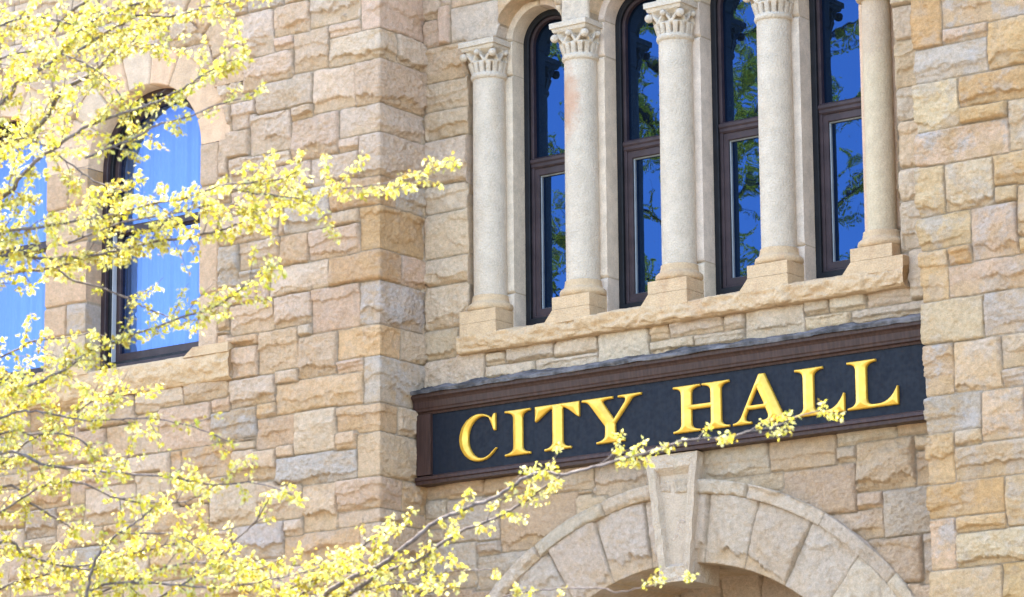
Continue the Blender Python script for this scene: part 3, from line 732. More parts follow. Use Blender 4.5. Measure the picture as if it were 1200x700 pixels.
# --- keystone with a sunk panel
def quad_ring(bm, outer, inner):
    n = len(outer)
    for i in range(n):
        j = (i + 1) % n
        bm.faces.new((outer[i], outer[j], inner[j], inner[i]))
def keystone():
    bm = bmesh.new()
    def loop(pts): return [bm.verts.new(p) for p in pts]
    yf, yp, yb = -0.12, -0.065, 0.35
    o = [(0.470, 7.015), (1.000, 7.015), (0.890, 5.92), (0.605, 5.92)]
    i1 = [(0.560, 6.90), (0.915, 6.90), (0.843, 6.05), (0.657, 6.05)]
    i2 = [(0.585, 6.84), (0.890, 6.84), (0.823, 6.08), (0.677, 6.08)]
    B = loop([(x, yb, z) for x, z in o]); F = loop([(x, yf, z) for x, z in o])
    P = loop([(x, yf, z) for x, z in i1]); Q = loop([(x, yp, z) for x, z in i2])
    quad_ring(bm, B, F); quad_ring(bm, F, P); quad_ring(bm, P, Q); bm.faces.new(Q)
    bmesh.ops.subdivide_edges(bm, edges=bm.edges[:], cuts=14, use_grid_fill=True)
    for v in bm.verts:
        x, y, z = v.co
        if y < 0.2:
            v.co.y += 0.016 * float(fbm(np.array([x * 22]), np.array([z * 22]), 5, 3)[0]) * (1 if y < -0.10 else 0.12)
            v.co.x += 0.012 * float(fbm(np.array([y * 20 + x * 3]), np.array([z * 20]), 8, 3)[0])
    return obj('keystone', bm_mesh('keystone', bm, smooth=False), GREYSTONE, hall)
fix(keystone())

# --- continuous sills
def rock_bar(name, prof, x0, x1, parent, mat, seed, amp=0.02, joints=(), g=0.0095):
    """prof: list of (y, z, roughness, ny, nz) control points; front stays ragged, the rest is dressed"""
    pts = []
    for (y0, z0, r0, a0, b0), (y1, z1, r1, a1, b1) in zip(prof[:-1], prof[1:]):
        n = max(2, int(math.hypot(y1 - y0, z1 - z0) / g))
        for k in range(n):
            t = k / n
            pts.append((y0 + (y1 - y0) * t, z0 + (z1 - z0) * t, r0 + (r1 - r0) * t, a0 + (a1 - a0) * t, b0 + (b1 - b0) * t))
    pts.append(prof[-1])
    pts = np.array(pts)
    xs = np.arange(x0, x1 + g, g); xs[-1] = x1
    ss = np.concatenate([[0], np.cumsum(np.hypot(np.diff(pts[:, 0]), np.diff(pts[:, 1])))])
    Xg, Sg = np.meshgrid(xs, ss)
    dsp = amp * (1.0 * fbm(Xg * 3, Sg * 5, seed, 3) - 1.5 * np.abs(fbm(Xg * 5 + .4 * fbm(Xg * 9, Sg * 9, seed, 3), Sg * 9, seed + 2, 3, .5)) + 0.4 * fbm(Xg * 20, Sg * 26, seed + 4, 4, .6))
    end = sstep(0, 0.03, Xg - x0) * sstep(0, 0.03, x1 - Xg)
    jt = np.ones_like(Xg)
    for j in joints: jt *= sstep(0.004, 0.012, np.abs(Xg - j))
    dsp = dsp * pts[:, 2][:, None] * (0.35 + 0.65 * end) - 0.008 * (1 - jt) * (pts[:, 2][:, None] > .05)
    Y = pts[:, 0][:, None] + dsp * pts[:, 3][:, None]; Zc = pts[:, 1][:, None] + dsp * pts[:, 4][:, None]
    V = np.stack([Xg, Y, Zc], -1).reshape(-1, 3)
    ny, nx = Xg.shape
    idx = np.arange(nx * ny).reshape(ny, nx)
    F = np.stack([idx[:-1, :-1], idx[:-1, 1:], idx[1:, 1:], idx[1:, :-1]], -1).reshape(-1, 4)
    V = V.tolist(); F = F.tolist()
    for col in (0, nx - 1):       # end caps as fans of quads towards the back edge
        ring = [int(i) for i in idx[:, col]]
        a, b = 0, len(ring) - 1
        while b - a >= 3:
            F.append([ring[a], ring[a + 1], ring[b - 1], ring[b]]); a += 1; b -= 1
        if b - a == 2: F.append([ring[a], ring[a + 1], ring[b], ring[b]])
    return obj(name, mesh_np(name, V, [f for f in F if len(set(f)) == 4]), mat, parent)

sill = fix(rock_bar('window_sill', [(0.10, 8.165, 0, 0, -1), (-0.07, 8.165, .3, 0, -1), (-0.110, 8.185, 1, -1, -.5), (-0.122, 8.26, 1, -1, 0),
                                (-0.114, 8.325, .7, -1, .4), (-0.07, 8.343, .35, 0, 1), (0.45, 8.465, 0, 0, 1)],
                -1.553, 3.05, hall, BUFF, 31, 0.042, (-0.35, 1.80)))
for k, cx in enumerate(CX):
    # raised lug under each column with splayed (stooled) sides
    bm = bmesh.new()
    w, s = 0.20, 0.11
    l, r = (w, w + s)
    lf = w if k == 0 else w + s * .9
    rt = w + (0.10 if k == 4 else .004)
    prism_y(bm, [(cx - lf, 8.31), (cx + rt, 8.31), (cx + w + (0.10 if k == 4 else 0), 8.428), (cx - w, 8.428)], -0.101, 0.20)
    fix(obj('sill_lug', bm_mesh('sill_lug', bm, bevel=0.006), BUFF, sill))
lsill = fix(rock_bar('window_sill', [(-0.55, 8.125, 0, 0, -1), (-0.66, 8.125, .3, 0, -1), (-0.70, 8.15, 1, -1, -.5), (-0.72, 8.27, 1, -1, 0),
                                (-0.705, 8.375, .6, -1, .4), (-0.68, 8.40, .15, 0, 1), (-0.38, 8.475, 0, 0, 1)],
                 -8.4, -3.70, hall, BUFF, 33, 0.034, (-6.0,)))
for x0, x1 in ((-4.13, -3.705), (-6.08, -5.55)):
    bm = bmesh.new()
    prism_y(bm, [(x0 - .12, 8.375), (x1 + (.12 if x1 < -5 else 0), 8.375), (x1, 8.462), (x0, 8.462)], -0.715, -0.42)
    fix(obj('sill_lug', bm_mesh('sill_lug', bm, bevel=0.008), BUFF, lsill))

# --- columns
CYC = 0.10
def capital(cx, mat, parent):
    """square abacus over a carved bell: cut leaves, crossing bands and knobs at the corners"""
    n, m = 168, 44
    V = []; 
    zb, zt = 10.745, 10.965
    for j in range(m + 1):
        t = j / m
        for k in range(n):
            a = 2 * PI * k / n
            c, s = math.cos(a), math.sin(a)
            rc = 0.158
            sq = 0.172 / max(abs(c), abs(s))          # square outline
            sq = min(sq, 0.218)
            b = t ** 1.3
            r = rc * (1 - b) + sq * b + 0.012 * math.sin(PI * t)
            # carving
            ph = (a / (2 * PI)) * 16
            lower = abs((ph % 1) - .5) * 2                  # 1 at leaf edge
            slit = 0.0
            if t < 0.45:
                w = 1 - abs(t - .22) / .22
                slit = max(0, lower - 0.62) / .38 * max(0, min(1, w * 2)) 
            else:
                q = (t - .45) / .5
                d1 = ((a / (2 * PI)) * 8 + q * .55) % 1; d2 = ((a / (2 * PI)) * 8 - q * .55) % 1
                band = min(abs(d1 - .5), abs(d2 - .5))
                slit = min(1, max(0, band - .10) / .08) * max(0, min(1, 3 * min(q, 1 - q)))
            r -= 0.065 * slit
            V.append((cx + r * c, CYC + r * s, zb + (zt - zb) * t))
    F = []
    for j in range(m):
        for k in range(n):
            l = (k + 1) % n
            F.append((j * n + k, j * n + l, (j + 1) * n + l, (j + 1) * n + k))
    # knobs at the corners and the middle of each side
    def knob(px, py, pz, r):
        b0 = len(V); nu, nv = 12, 8
        for i in range(nv + 1):
            th = PI * i / nv
            for k in range(nu):
                a = 2 * PI * k / nu
                rr = r * (1 + .12 * math.cos(5 * a) * math.sin(th))
                V.append((px + rr * math.sin(th) * math.cos(a), py + rr * math.sin(th) * math.sin(a), pz + rr * 1.05 * math.cos(th)))
        for i in range(nv):
            for k in range(nu):
                l = (k + 1) % nu
                F.append((b0 + i * nu + k, b0 + i * nu + l, b0 + (i + 1) * nu + l, b0 + (i + 1) * nu + k))
    for sx in (-1, 1):
        for sy in (-1, 1): knob(cx + sx * .163, CYC + sy * .163, 10.905, .037)
    for dx, dy in ((0, -.19), (.19, 0), (-.19, 0)): knob(cx + dx, CYC + dy, 10.925, .026)
    return obj('capital', mesh_np('capital', V, F), mat, parent)

for k, cx in enumerate(CX):
    r = 0.150 if k < 4 else 0.122
    sm = CREAM if k < 4 else PINK
    sh = lathe('column', [(r * .99, 8.66), (r * 1.01, 8.69), (r * 1.01, 9.6), (r * .985, 10.70)], cx, CYC, sm, hall)
    fix(sh)
    fix(lathe('base', [(.12, 8.538), (.186, 8.540), (.207, 8.556), (.212, 8.578), (.206, 8.602), (.190, 8.616), (.176, 8.620),
                       (.170, 8.640), (.163, 8.672), (.163, 8.689), (.154, 8.692), (.13, 8.693)], cx, CYC, BUFF, sh))
    bm = bmesh.new(); add_box(bm, cx - .2, cx + .2, CYC - .2, CYC + .12, 8.431, 8.541)
    fix(obj('plinth', bm_mesh('plinth', bm, bevel=0.008), BUFF, sh))
    fix(lathe('necking', [(r * .97, 10.69), (.160, 10.698), (.168, 10.715), (.166, 10.735), (.156, 10.748)], cx, CYC, sm, sh))
    fix(capital(cx, sm, sh))
    bm = bmesh.new()
    def sq(h, z, bm=bm, cx=cx): return [bm.verts.new((cx + sx * h, CYC - .005 + sy * h, z)) for sx, sy in ((-1, -1), (1, -1), (1, 1), (-1, 1))]
    lv = [sq(.168, 10.952), sq(.176, 10.962), sq(.183, 10.985), sq(.197, 10.990), sq(.199, 11.033), sq(.192, 11.041)]
    bm.faces.new(lv[0][::-1])
    for a, b in zip(lv[:-1], lv[1:]):
        for i in range(4):
            j = (i + 1) % 4
            bm.faces.new((a[i], a[j], b[j], b[i]))
    bm.faces.new(lv[-1])
    fix(obj('abacus', bm_mesh('abacus', bm, bevel=0.003), sm, sh))

# --- windows
def arch_loop(cx, r, zb, zs, n=28):
    p = [(cx - r, zb), (cx - r, (zb + zs) / 2)]
    p += [(cx - r * math.cos(PI * k / n), zs + r * math.sin(PI * k / n)) for k in range(n + 1)]
    return p + [(cx + r, (zb + zs) / 2), (cx + r, zb)]
def arch_band(name, cx, ro, ri, zbo, zbi, zs, yf, yb, mat, parent, chamfer=0.006):
    bm = bmesh.new()
    O, I = arch_loop(cx, ro, zbo, zs), arch_loop(cx, ri, zbi, zs)
    Ic = arch_loop(cx, ri + chamfer, zbi - chamfer, zs)
    L = []
    for pts, y in ((O, yb), (O, yf), (Ic, yf), (I, yf + chamfer), (I, yb)):
        L.append([bm.verts.new((x, y, z)) for x, z in pts])
    for a, b in zip(L, L[1:] + L[:1]):
        quad_ring(bm, a, b)
    return fix(obj(name, bm_mesh(name, bm), mat, parent))
def frame_rect(name, x0, x1, z0, z1, w, yf, yb, mat, parent, wt=None, wb=None):
    bm = bmesh.new(); wt = w if wt is None else wt; wb = w if wb is None else wb
    o = [(x0, z0), (x1, z0), (x1, z1), (x0, z1)]
    c = .006
    i0 = [(x0 + w - c, z0 + wb - c), (x1 - w + c, z0 + wb - c), (x1 - w + c, z1 - wt + c), (x0 + w - c, z1 - wt + c)]
    i1 = [(x0 + w, z0 + wb), (x1 - w, z0 + wb), (x1 - w, z1 - wt), (x0 + w, z1 - wt)]
    L = [[bm.verts.new((x, y, z)) for x, z in p] for p, y in ((o, yb), (o, yf), (i0, yf), (i1, yf + c), (i1, yb))]
    for a, b in zip(L, L[1:] + L[:1]): quad_ring(bm, a, b)
    return fix(obj(name, bm_mesh(name, bm), mat, parent))
def pane_arch(name, cx, r, zb, zs, y, mat, parent):
    bm = bmesh.new()
    p = arch_loop(cx, r, zb, zs)
    bm.faces.new([bm.verts.new((x, y, z)) for x, z in p])
    return fix(obj(name, bm_mesh(name, bm), mat, parent))
def pane_rect(name, x0, x1, z0, z1, y, mat, parent):
    bm = bmesh.new(); bm.faces.new([bm.verts.new(p) for p in ((x0, y, z0), (x1, y, z0), (x1, y, z1), (x0, y, z1))])
    return fix(obj(name, bm_mesh(name, bm), mat, parent))

for cx in WX:
    w = arch_band('window', cx, .31, .245, 8.36, 8.50, ZS, 0.345, 0.50, BLACKFRAME, hall)
    arch_band('frame_moulding', cx, .247, .218, 8.49, 8.525, ZS, 0.380, 0.50, BRONZE, w)
    bm = bmesh.new()
    prism_x(bm, [(0.385, 9.885), (0.372, 9.90), (0.372, 9.925), (0.36, 9.94), (0.36, 9.965), (0.385, 9.985), (0.49, 9.985), (0.49, 9.885)], cx - .2465, cx + .2465)
    fix(obj('transom', bm_mesh('transom', bm), BRONZE, w))
    frame_rect('sash', cx - .219, cx + .219, 8.525, 9.884, .050, 0.395, 0.47, BRONZE, w, wt=.065, wb=.065)
    frame_rect('glazing_gasket', cx - .170, cx + .170, 8.589, 9.820, .008, 0.418, 0.462, GASKET, w)
    pane_rect('pane', cx - .168, cx + .168, 8.59, 9.819, 0.447, GLASS, w)
    pane_arch('pane', cx, .216, 9.98, ZS, 0.425, GLASS, w)

for k, cx in enumerate((WB, WA)):
    y = FY + 0.20
    w = arch_band('window', cx, WR + .02, WR - .055, 8.38, 8.50, WZ, y, y + .22, BRONZE, hall)
    arch_band('frame_moulding', cx, WR - .05, WR - .085, 8.49, 8.535, WZ, y + .04, y + .22, BLACKFRAME, w)
    pr = WR - .13
    arch_band('sash', cx, WR - .08, pr, 9.79, 9.86, WZ, y + .08, y + .15, BRONZE, w)
    frame_rect('sash', cx - WR + .08, cx + WR - .08, 8.535, 9.84, .06, y + .115, y + .19, BRONZE, w, wb=.09)
    bm = bmesh.new(); add_box(bm, cx - WR + .083, cx - WR + .098, y + .06, y + .11, 8.54, 9.80)
    fix(obj('sash_track', bm_mesh('sash_track', bm), WHITETRACK, w))
    pane_arch('pane', cx, pr + .003, 9.855, WZ, y + .115, CLEARGLASS, w)
    pane_rect('pane', cx - WR + .135, cx + WR - .135, 8.62, 9.785, y + .15, CLEARGLASS, w)

# curtains hanging inside the left windows
def curtain_mat():
    m, nt, b, L = new_mat('pale_curtain_cloth')
    b.inputs['Base Color'].default_value = (0.72, 0.76, 0.80, 1); b.inputs['Roughness'].default_value = 0.9
    return m
CURT = curtain_mat()
for cx, lab in ((WB, 'pale pleated curtain inside the arched window nearer the wall corner'),
                (WA, 'pale pleated curtain inside the arched window at the far left edge')):
    xs = np.arange(cx - .80, cx + .82, .012); zs = np.linspace(8.42, 11.3, 26)
    Xg, Zg = np.meshgrid(xs, zs)
    Yg = FY + .56 + .014 * np.sin(Xg * 38 + 1.5 * np.sin(Xg * 7)) + .012 * np.sin(Xg * 91)
    idx = np.arange(Xg.size).reshape(Xg.shape)
    F = np.stack([idx[:-1, :-1], idx[:-1, 1:], idx[1:, 1:], idx[1:, :-1]], -1).reshape(-1, 4)
    c = obj('curtain', mesh_np('curtain', np.stack([Xg, Yg, Zg], -1).reshape(-1, 3), F), CURT)
    tag(c, lab, 'curtain', 'curtains inside the arched windows')

# --- the rest of the building's body, outside the photograph
PLAIN = dressed_material('plain_sandstone', (0.52, 0.39, 0.26), (0.45, 0.33, 0.22), 0.5, 0.5)
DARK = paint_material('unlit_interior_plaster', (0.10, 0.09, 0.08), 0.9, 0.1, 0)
def shell():
    bm = bmesh.new()
    def quad(*p): bm.faces.new([bm.verts.new(q) for q in p])
    xl, xr, y, yb, zt = -26.0, 20.0, FY + .03, 14.0, 17.0
    a, b, c, d = XL - 6.66, XRR + 3.36, Z0 + .02, Z1 - .04
    quad((xl, y, 0), (a, y, 0), (a, y, zt), (xl, y, zt)); quad((b, y, 0), (xr, y, 0), (xr, y, zt), (b, y, zt))
    quad((a, y, d), (b, y, d), (b, y, zt), (a, y, zt))
    quad((a, y, 0), (XL, y, 0), (XL, y, c), (a, y, c)); quad((XRR, y, 0), (b, y, 0), (b, y, c), (XRR, y, c))
    quad((XL, y, 0), (XL, 2.5, 0), (XL, 2.5, c), (XL, y, c)); quad((XRR, y, 0), (XRR, 2.5, 0), (XRR, 2.5, c), (XRR, y, c))
    quad((XL, .02, d), (XRR, .02, d), (XRR, y, d), (XL, y, d))
    quad((xl, y, 0), (xl, yb, 0), (xl, yb, zt), (xl, y, zt)); quad((xr, y, 0), (xr, yb, 0), (xr, yb, zt), (xr, y, zt))
    quad((xl, yb, 0), (xr, yb, 0), (xr, yb, zt), (xl, yb, zt)); quad((xl, y, zt), (xr, y, zt), (xr, yb, zt), (xl, yb, zt))
    return fix(obj('outer_wall', bm_mesh('outer_wall', bm), PLAIN, hall))
shell()
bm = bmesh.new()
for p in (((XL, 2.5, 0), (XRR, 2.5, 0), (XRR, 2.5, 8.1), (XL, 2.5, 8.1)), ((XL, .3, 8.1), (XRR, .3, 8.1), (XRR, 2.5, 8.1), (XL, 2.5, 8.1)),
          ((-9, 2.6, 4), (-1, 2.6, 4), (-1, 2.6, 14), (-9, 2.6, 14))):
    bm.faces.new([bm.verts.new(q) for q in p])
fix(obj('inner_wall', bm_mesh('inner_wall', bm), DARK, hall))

# ------------------------------------------------------------------ the name board
sign = empty('name_board', (AX, -0.02, 7.03))
tag(sign, 'long blue black board reading CITY HALL in raised gold letters over the entrance arch', 'sign')
_is = Matrix.Translation((-AX, 0.02, -7.03))
def fs(o): o.matrix_parent_inverse = _is; return o
SX0, SX1 = -1.972, 3.46
fs(box('board', (SX0 + .10, SX1, -0.11, 0.02, 7.07, 7.70), NAVY, sign))
bm = bmesh.new()
prism_x(bm, [(0.02, 7.655), (-0.122, 7.655), (-0.128, 7.672), (-0.150, 7.682), (-0.152, 7.700), (-0.160, 7.712), (-0.165, 7.765), (-0.178, 7.785),
             (-0.196, 7.80), (-0.198, 7.838), (0.02, 7.838)], SX0 - .02, SX1)
fs(obj('cornice', bm_mesh('cornice', bm), BROWNTRIM, sign))
bm = bmesh.new()
prism_x(bm, [(0.02, 7.105), (-0.118, 7.105), (-0.124, 7.098), (-0.150, 7.088), (-0.155, 7.060), (-0.140, 7.052), (-0.140, 7.024), (0.02, 7.024)], SX0 - .012, SX1)
fs(obj('bottom_rail', bm_mesh('bottom_rail', bm), BROWNTRIM, sign))
bm = bmesh.new()
prism_y(bm, [(SX0, 7.106), (SX0 + .158, 7.106), (SX0 + .158, 7.654), (SX0, 7.654)], -0.142, 0.02)
fs(obj('stile', bm_mesh('stile', bm, bevel=.006), BROWNTRIM, sign))
def flashing():
    xs = np.arange(SX0 - .03, SX1, .011); ts = np.linspace(0, 1, 22)
    Xg, T = np.meshgrid(xs, ts)
    top = 7.932 + .014 * fbm(Xg * 2.2, T * 0, 3, 3) + .012 * fbm(Xg * 9, T * 0, 9, 2)
    # from the wall down over the cornice, then over its lip
    y = np.where(T < .75, -0.005 - .205 * (T / .75) ** 1.2, -0.21)
    z = np.where(T < .75, top + (7.862 - top) * (T / .75) ** .9, 7.862 - .034 * (T - .75) / .25)
    cr = .020 * fbm(Xg * 3.2 + T * 2, T * 9, 5, 4, .6) + .010 * fbm(Xg * 11, T * 12, 2, 3)
    y = y - cr * (.4 + .6 * T); z = z + cr * .8 * (1 - .4 * T)
    idx = np.arange(Xg.size).reshape(Xg.shape)
    F = np.stack([idx[:-1, :-1], idx[:-1, 1:], idx[1:, 1:], idx[1:, :-1]], -1).reshape(-1, 4)
    o = obj('lead_flashing', mesh_np('lead_flashing', np.stack([Xg, y, z], -1).reshape(-1, 3), F), LEAD, sign)
    md = o.modifiers.new('thickness', 'SOLIDIFY'); md.thickness = 0.004
    return o
fs(flashing())

# letters: outlines in units of the cap height, classical bold roman
T_, R_ = 0.062, 0.13
def arc(p0, pc, p1, n=6):
    return [((1 - t) ** 2 * p0[0] + 2 * t * (1 - t) * pc[0] + t * t * p1[0], (1 - t) ** 2 * p0[1] + 2 * t * (1 - t) * pc[1] + t * t * p1[1])
            for t in [k / n for k in range(n + 1)]]
def foot_r(x1, s1, y, up):   # from serif tip up into the right side of a stem
    d = 1 if up else -1
    return [(s1, y), (s1, y + d * T_ * .8)] + arc((s1, y + d * T_ * .8), (x1, y + d * T_), (x1, y + d * (T_ + R_)))
def foot_l(x0, s0, y, up):
    return foot_r(x0, s0, y, up)[::-1]
def glyph_I(x0=.23, x1=.48, s0=0.0, s1=.69):
    return [foot_r(x1, s1, 0, True) + foot_r(x1, s1, 1, False)[::-1] + foot_r(x0, s0, 1, False) + foot_r(x0, s0, 0, True)[::-1]]
def glyph_T():
    W = 1.16; a, b = .455, .725; s0, s1 = .24, .94
    p = foot_r(b, s1, 0, True) + [(b, .93)]
    p += arc((b, .905), (b + .06, .93), (W - .09, .70)) + [(W - .02, .66), (W, .67), (W, 1.0), (0, 1.0), (0, .67), (.02, .66)] + arc((.09, .70), (a - .06, .93), (a, .905))
    p += [(a, .93)] + foot_r(a, s0, 0, True)[::-1]
    return [p]
def glyph_Y():
    a, b = .60, .86; s0, s1 = .37, 1.10
    p = foot_r(b, s1, 0, True) + [(b, .40)]
    p += [(1.28, .88)] + arc((1.30, .90), (1.34, .935), (1.54, .945)) + [(1.54, 1.0), (.94, 1.0), (.94, .945)] + arc((1.06, .94), (1.16, .92), (1.12, .85))
    p += [(.83, .50), (.565, .86)] + arc((.54, .90), (.52, .94), (.78, .945)) + [(.80, .95), (.80, 1.0), (0, 1.0), (0, .945)] + arc((.04, .94), (.14, .93), (.20, .86))
    p += [(a, .36)] + foot_r(a, s0, 0, True)[::-1]
    return [p]
def glyph_H():
    l0, l1, r0, r1 = .20, .46, .94, 1.20
    a0, a1, b0, b1 = 0.0, .675, .725, 1.40
    p = foot_r(l1, a1, 0, True) + [(l1, .47), (r0, .47)] + foot_r(r0, b0, 0, True)[::-1] + foot_r(r1, b1, 0, True) + foot_r(r1, b1, 1, False)[::-1]
    p += foot_r(r0, b0, 1, False) + [(r0, .575), (l1, .575)] + foot_r(l1, a1, 1, False)[::-1] + foot_r(l0, a0, 1, False) + foot_r(l0, a0, 0, True)[::-1]
    return [p]
def glyph_A():
    p = [(.0, 0), (.46, 0), (.46, .05)] + arc((.46, .05), (.27, .06), (.315, .17)) + [(.375, .30), (.80, .30), (.86, .16)] + arc((.86, .16), (.90, .06), (.72, .05))
    p += [(.70, .05), (.70, 0), (1.40, 0), (1.40, .05)] + arc((1.38, .05), (1.26, .06), (1.20, .18)) + [(.79, 1.03), (.65, 1.03), (.20, .16)] + arc((.18, .14), (.13, .06), (.0, .05))
    return [p, [(.42, .39), (.60, .74), (.765, .39)]]
def glyph_L():
    a, b = .20, .46
    p = [(0, 0), (1.19, 0), (1.19, .385), (1.165, .395)] + arc((1.13, .33), (.98, .07), (.72, .075)) + arc((.62, .075), (b, .075), (b, .22)) + foot_r(b, .68, 1, False)[::-1]
    p += foot_r(a, 0, 1, False) + foot_r(a, 0, 0, True)[::-1]
    return [p]
def glyph_C():
    o = []; cx, cy = .56, .50
    for k in range(41):     # outer ellipse from lower right tail round to upper right
        t = math.radians(-38 - (360 - 38 - 50) * k / 40)
        o.append((cx + .56 * math.cos(t), cy + .525 * math.sin(t)))
    o += [(.97, .99), (1.03, 1.0), (1.03, .62), (.98, .61)]
    for k in range(31):
        t = math.radians(62 + (360 - 62 - 52) * k / 30)
        o.append((.655 + .40 * math.cos(t), cy + .455 * math.sin(t)))
    o += [(1.03, .235), (1.07, .225)]
    return [o]
GLY = dict(C=(glyph_C(), 1.12), I=(glyph_I(), .69), T=(glyph_T(), 1.16), Y=(glyph_Y(), 1.54), H=(glyph_H(), 1.40), A=(glyph_A(), 1.40), L=(glyph_L(), 1.19))
HCAP = 0.406
def pillow_letter(loops, wdt):
    """carved gilt letter: straight sides, rounded shoulders rising to a soft ridge"""
    A = np.array([p for l in loops for p in l]); B = np.array([p for l in loops for p in l[1:] + l[:1]])
    def sd(x, z):        # positive inside
        sh = x.shape; x = x.ravel(); z = z.ravel()
        best = np.full(x.shape, 9.0); ins = np.zeros(x.shape, bool)
        for (ax, az), (bx, bz) in zip(A, B):
            dx, dz = bx - ax, bz - az
            t = np.clip(((x - ax) * dx + (z - az) * dz) / (dx * dx + dz * dz + 1e-12), 0, 1)
            best = np.minimum(best, np.hypot(x - ax - t * dx, z - az - t * dz))
            c = (az > z) != (bz > z)
            ins ^= c & (x < ax + (z - az) * dx / (dz if abs(dz) > 1e-9 else 1e-9))
        return np.where(ins, best, -best).reshape(sh)
    gg = 0.0042
    X, Zq = np.meshgrid(np.arange(-.02, wdt + .02, gg), np.arange(-.03, HCAP * 1.06 + .02, gg))
    d = sd(X, Zq)
    ins = d > 0
    keep = ins[:-1, :-1] | ins[1:, :-1] | ins[:-1, 1:] | ins[1:, 1:]
    used = np.zeros(X.shape, bool)
    for a in (np.s_[:-1, :-1], np.s_[1:, :-1], np.s_[:-1, 1:], np.s_[1:, 1:]): used[a] |= keep
    mv = used & ~ins; x, z = X[mv], Zq[mv]
    for _ in range(3):
        v = sd(x, z); t = 2e-4
        gx = (sd(x + t, z) - sd(x - t, z)) / (2 * t); gz = (sd(x, z + t) - sd(x, z - t)) / (2 * t)
        n2 = np.maximum(gx * gx + gz * gz, .3)
        x = x - v * gx / n2; z = z - v * gz / n2
    X[mv], Zq[mv] = x, z; d[mv] = 0
    k = np.clip(d / .052, 0, 1); e = np.clip(d / .010, 0, 1)
    H = 0.012 + 0.010 * np.sqrt(1 - (1 - e) ** 2) + 0.019 * k ** .85
    # soften the ridge
    for _ in range(2):
        Hs = H.copy(); Hs[1:-1, 1:-1] = (H[1:-1, 1:-1] * 2 + H[:-2, 1:-1] + H[2:, 1:-1] + H[1:-1, :-2] + H[1:-1, 2:]) / 6
        H = np.where(d > .012, Hs, H)
    nz, nx = X.shape; idx = np.arange(nz * nx).reshape(nz, nx)
    q = np.stack([idx[:-1, :-1], idx[:-1, 1:], idx[1:, 1:], idx[1:, :-1]], -1)[keep]
    V = np.stack([X, -H, Zq], -1).reshape(-1, 3)
    E = np.concatenate([q[:, [0, 1]], q[:, [1, 2]], q[:, [2, 3]], q[:, [3, 0]]])
    key = np.sort(E, 1); _, inv, cnt = np.unique(key[:, 0] * (nz * nx) + key[:, 1], return_inverse=True, return_counts=True)
    bd = E[cnt[inv] == 1]
    un, iv = np.unique(bd.ravel(), return_inverse=True); iv = iv.reshape(-1, 2)
    n0 = len(V); S1 = V[un].copy(); S2 = V[un].copy(); S2[:, 1] = 0.006
    V = np.concatenate([V, S1, S2]); m = len(un)
    q = np.concatenate([q, np.stack([n0 + iv[:, 1], n0 + iv[:, 0], n0 + m + iv[:, 0], n0 + m + iv[:, 1]], -1)])
    us_ = np.unique(q); rem = np.full(len(V), -1); rem[us_] = np.arange(len(us_))
    return mesh_np('letter', V[us_], rem[q], True)
for ch, xa, xb in (('C', -1.505, -1.07), ('I', -1.005, -.728), ('T', -.676, -.204), ('Y', -.176, .447), ('H', .773, 1.34), ('A', 1.373, 1.94),
                   ('L', 1.988, 2.469), ('L', 2.495, 2.98)):
    g, wd = GLY[ch]
    loops = []
    for pts in g:
        q = []
        for p in pts:
            if not q or math.hypot(p[0] - q[-1][0], p[1] - q[-1][1]) > 1e-3: q.append((p[0], p[1]))
        loops.append([(x / wd * (xb - xa), y * HCAP) for x, y in q])
    me = pillow_letter(loops, xb - xa)
    me.transform(Matrix.Translation((xa, -0.112, 7.178)))
    fs(obj('letter', me, GOLD, sign))
# ------------------------------------------------------------------ trees in bloom
def bark_mat():
    m, nt, b, L = new_mat('grey_brown_bark')
    L(mixc(nt, ramp(nt, tex_noise(nt, 30, 5), .35, .65), (0.075, 0.055, 0.05), (0.15, 0.12, 0.105)), b.inputs['Base Color'])
    b.inputs['Roughness'].default_value = 0.85
    add_bump(nt, b, tex_noise(nt, 60, 4, vec_scale=(1, 1, .3)), 0.5, 0.01)
    return m
def blossom_mat():
    m, nt, b, L = new_mat('yellow_blossom_petals')
    at = nt.nodes.new('ShaderNodeAttribute'); at.attribute_name = 'col'
    L(at.outputs['Color'], b.inputs['Base Color'])
    b.inputs['Roughness'].default_value = 0.55
    b.inputs['Specular IOR Level'].default_value = 0.25
    tr = nt.nodes.new('ShaderNodeBsdfTranslucent'); L(at.outputs['Color'], tr.inputs['Color'])
    mx = nt.nodes.new('ShaderNodeMixShader'); mx.inputs[0].default_value = 0.42
    L(b.outputs[0], mx.inputs[1]); L(tr.outputs[0], mx.inputs[2])
    L(mx.outputs[0], nt.nodes['Material Output'].inputs['Surface'])
    return m
BARK, BLOSSOM = bark_mat(), blossom_mat()

class Tubes:
    def __init__(self): self.V = []; self.F = []
    def add(self, pts, r0, r1, n=7):
        pts = [Vector(p) for p in pts]
        b0 = len(self.V); m = len(pts)
        up = Vector((0.3, 0.2, 0.93))
        for i, p in enumerate(pts):
            t = (pts[min(i + 1, m - 1)] - pts[max(i - 1, 0)]).normalized()
            a = t.cross(up)
            if a.length < 1e-3: a = t.cross(Vector((1, 0, 0)))
            a.normalize(); c = a.cross(t)
            r = r0 + (r1 - r0) * i / max(1, m - 1)
            for k in range(n):
                q = 2 * PI * k / n
                v = p + (a * math.cos(q) + c * math.sin(q)) * r
                self.V.append((v.x, v.y, v.z))
        for i in range(m - 1):
            for k in range(n):
                l = (k + 1) % n
                self.F.append((b0 + i * n + k, b0 + i * n + l, b0 + (i + 1) * n + l, b0 + (i + 1) * n + k))
    def build(self, name, mat, parent): return obj(name, mesh_np(name, self.V, self.F), mat, parent)

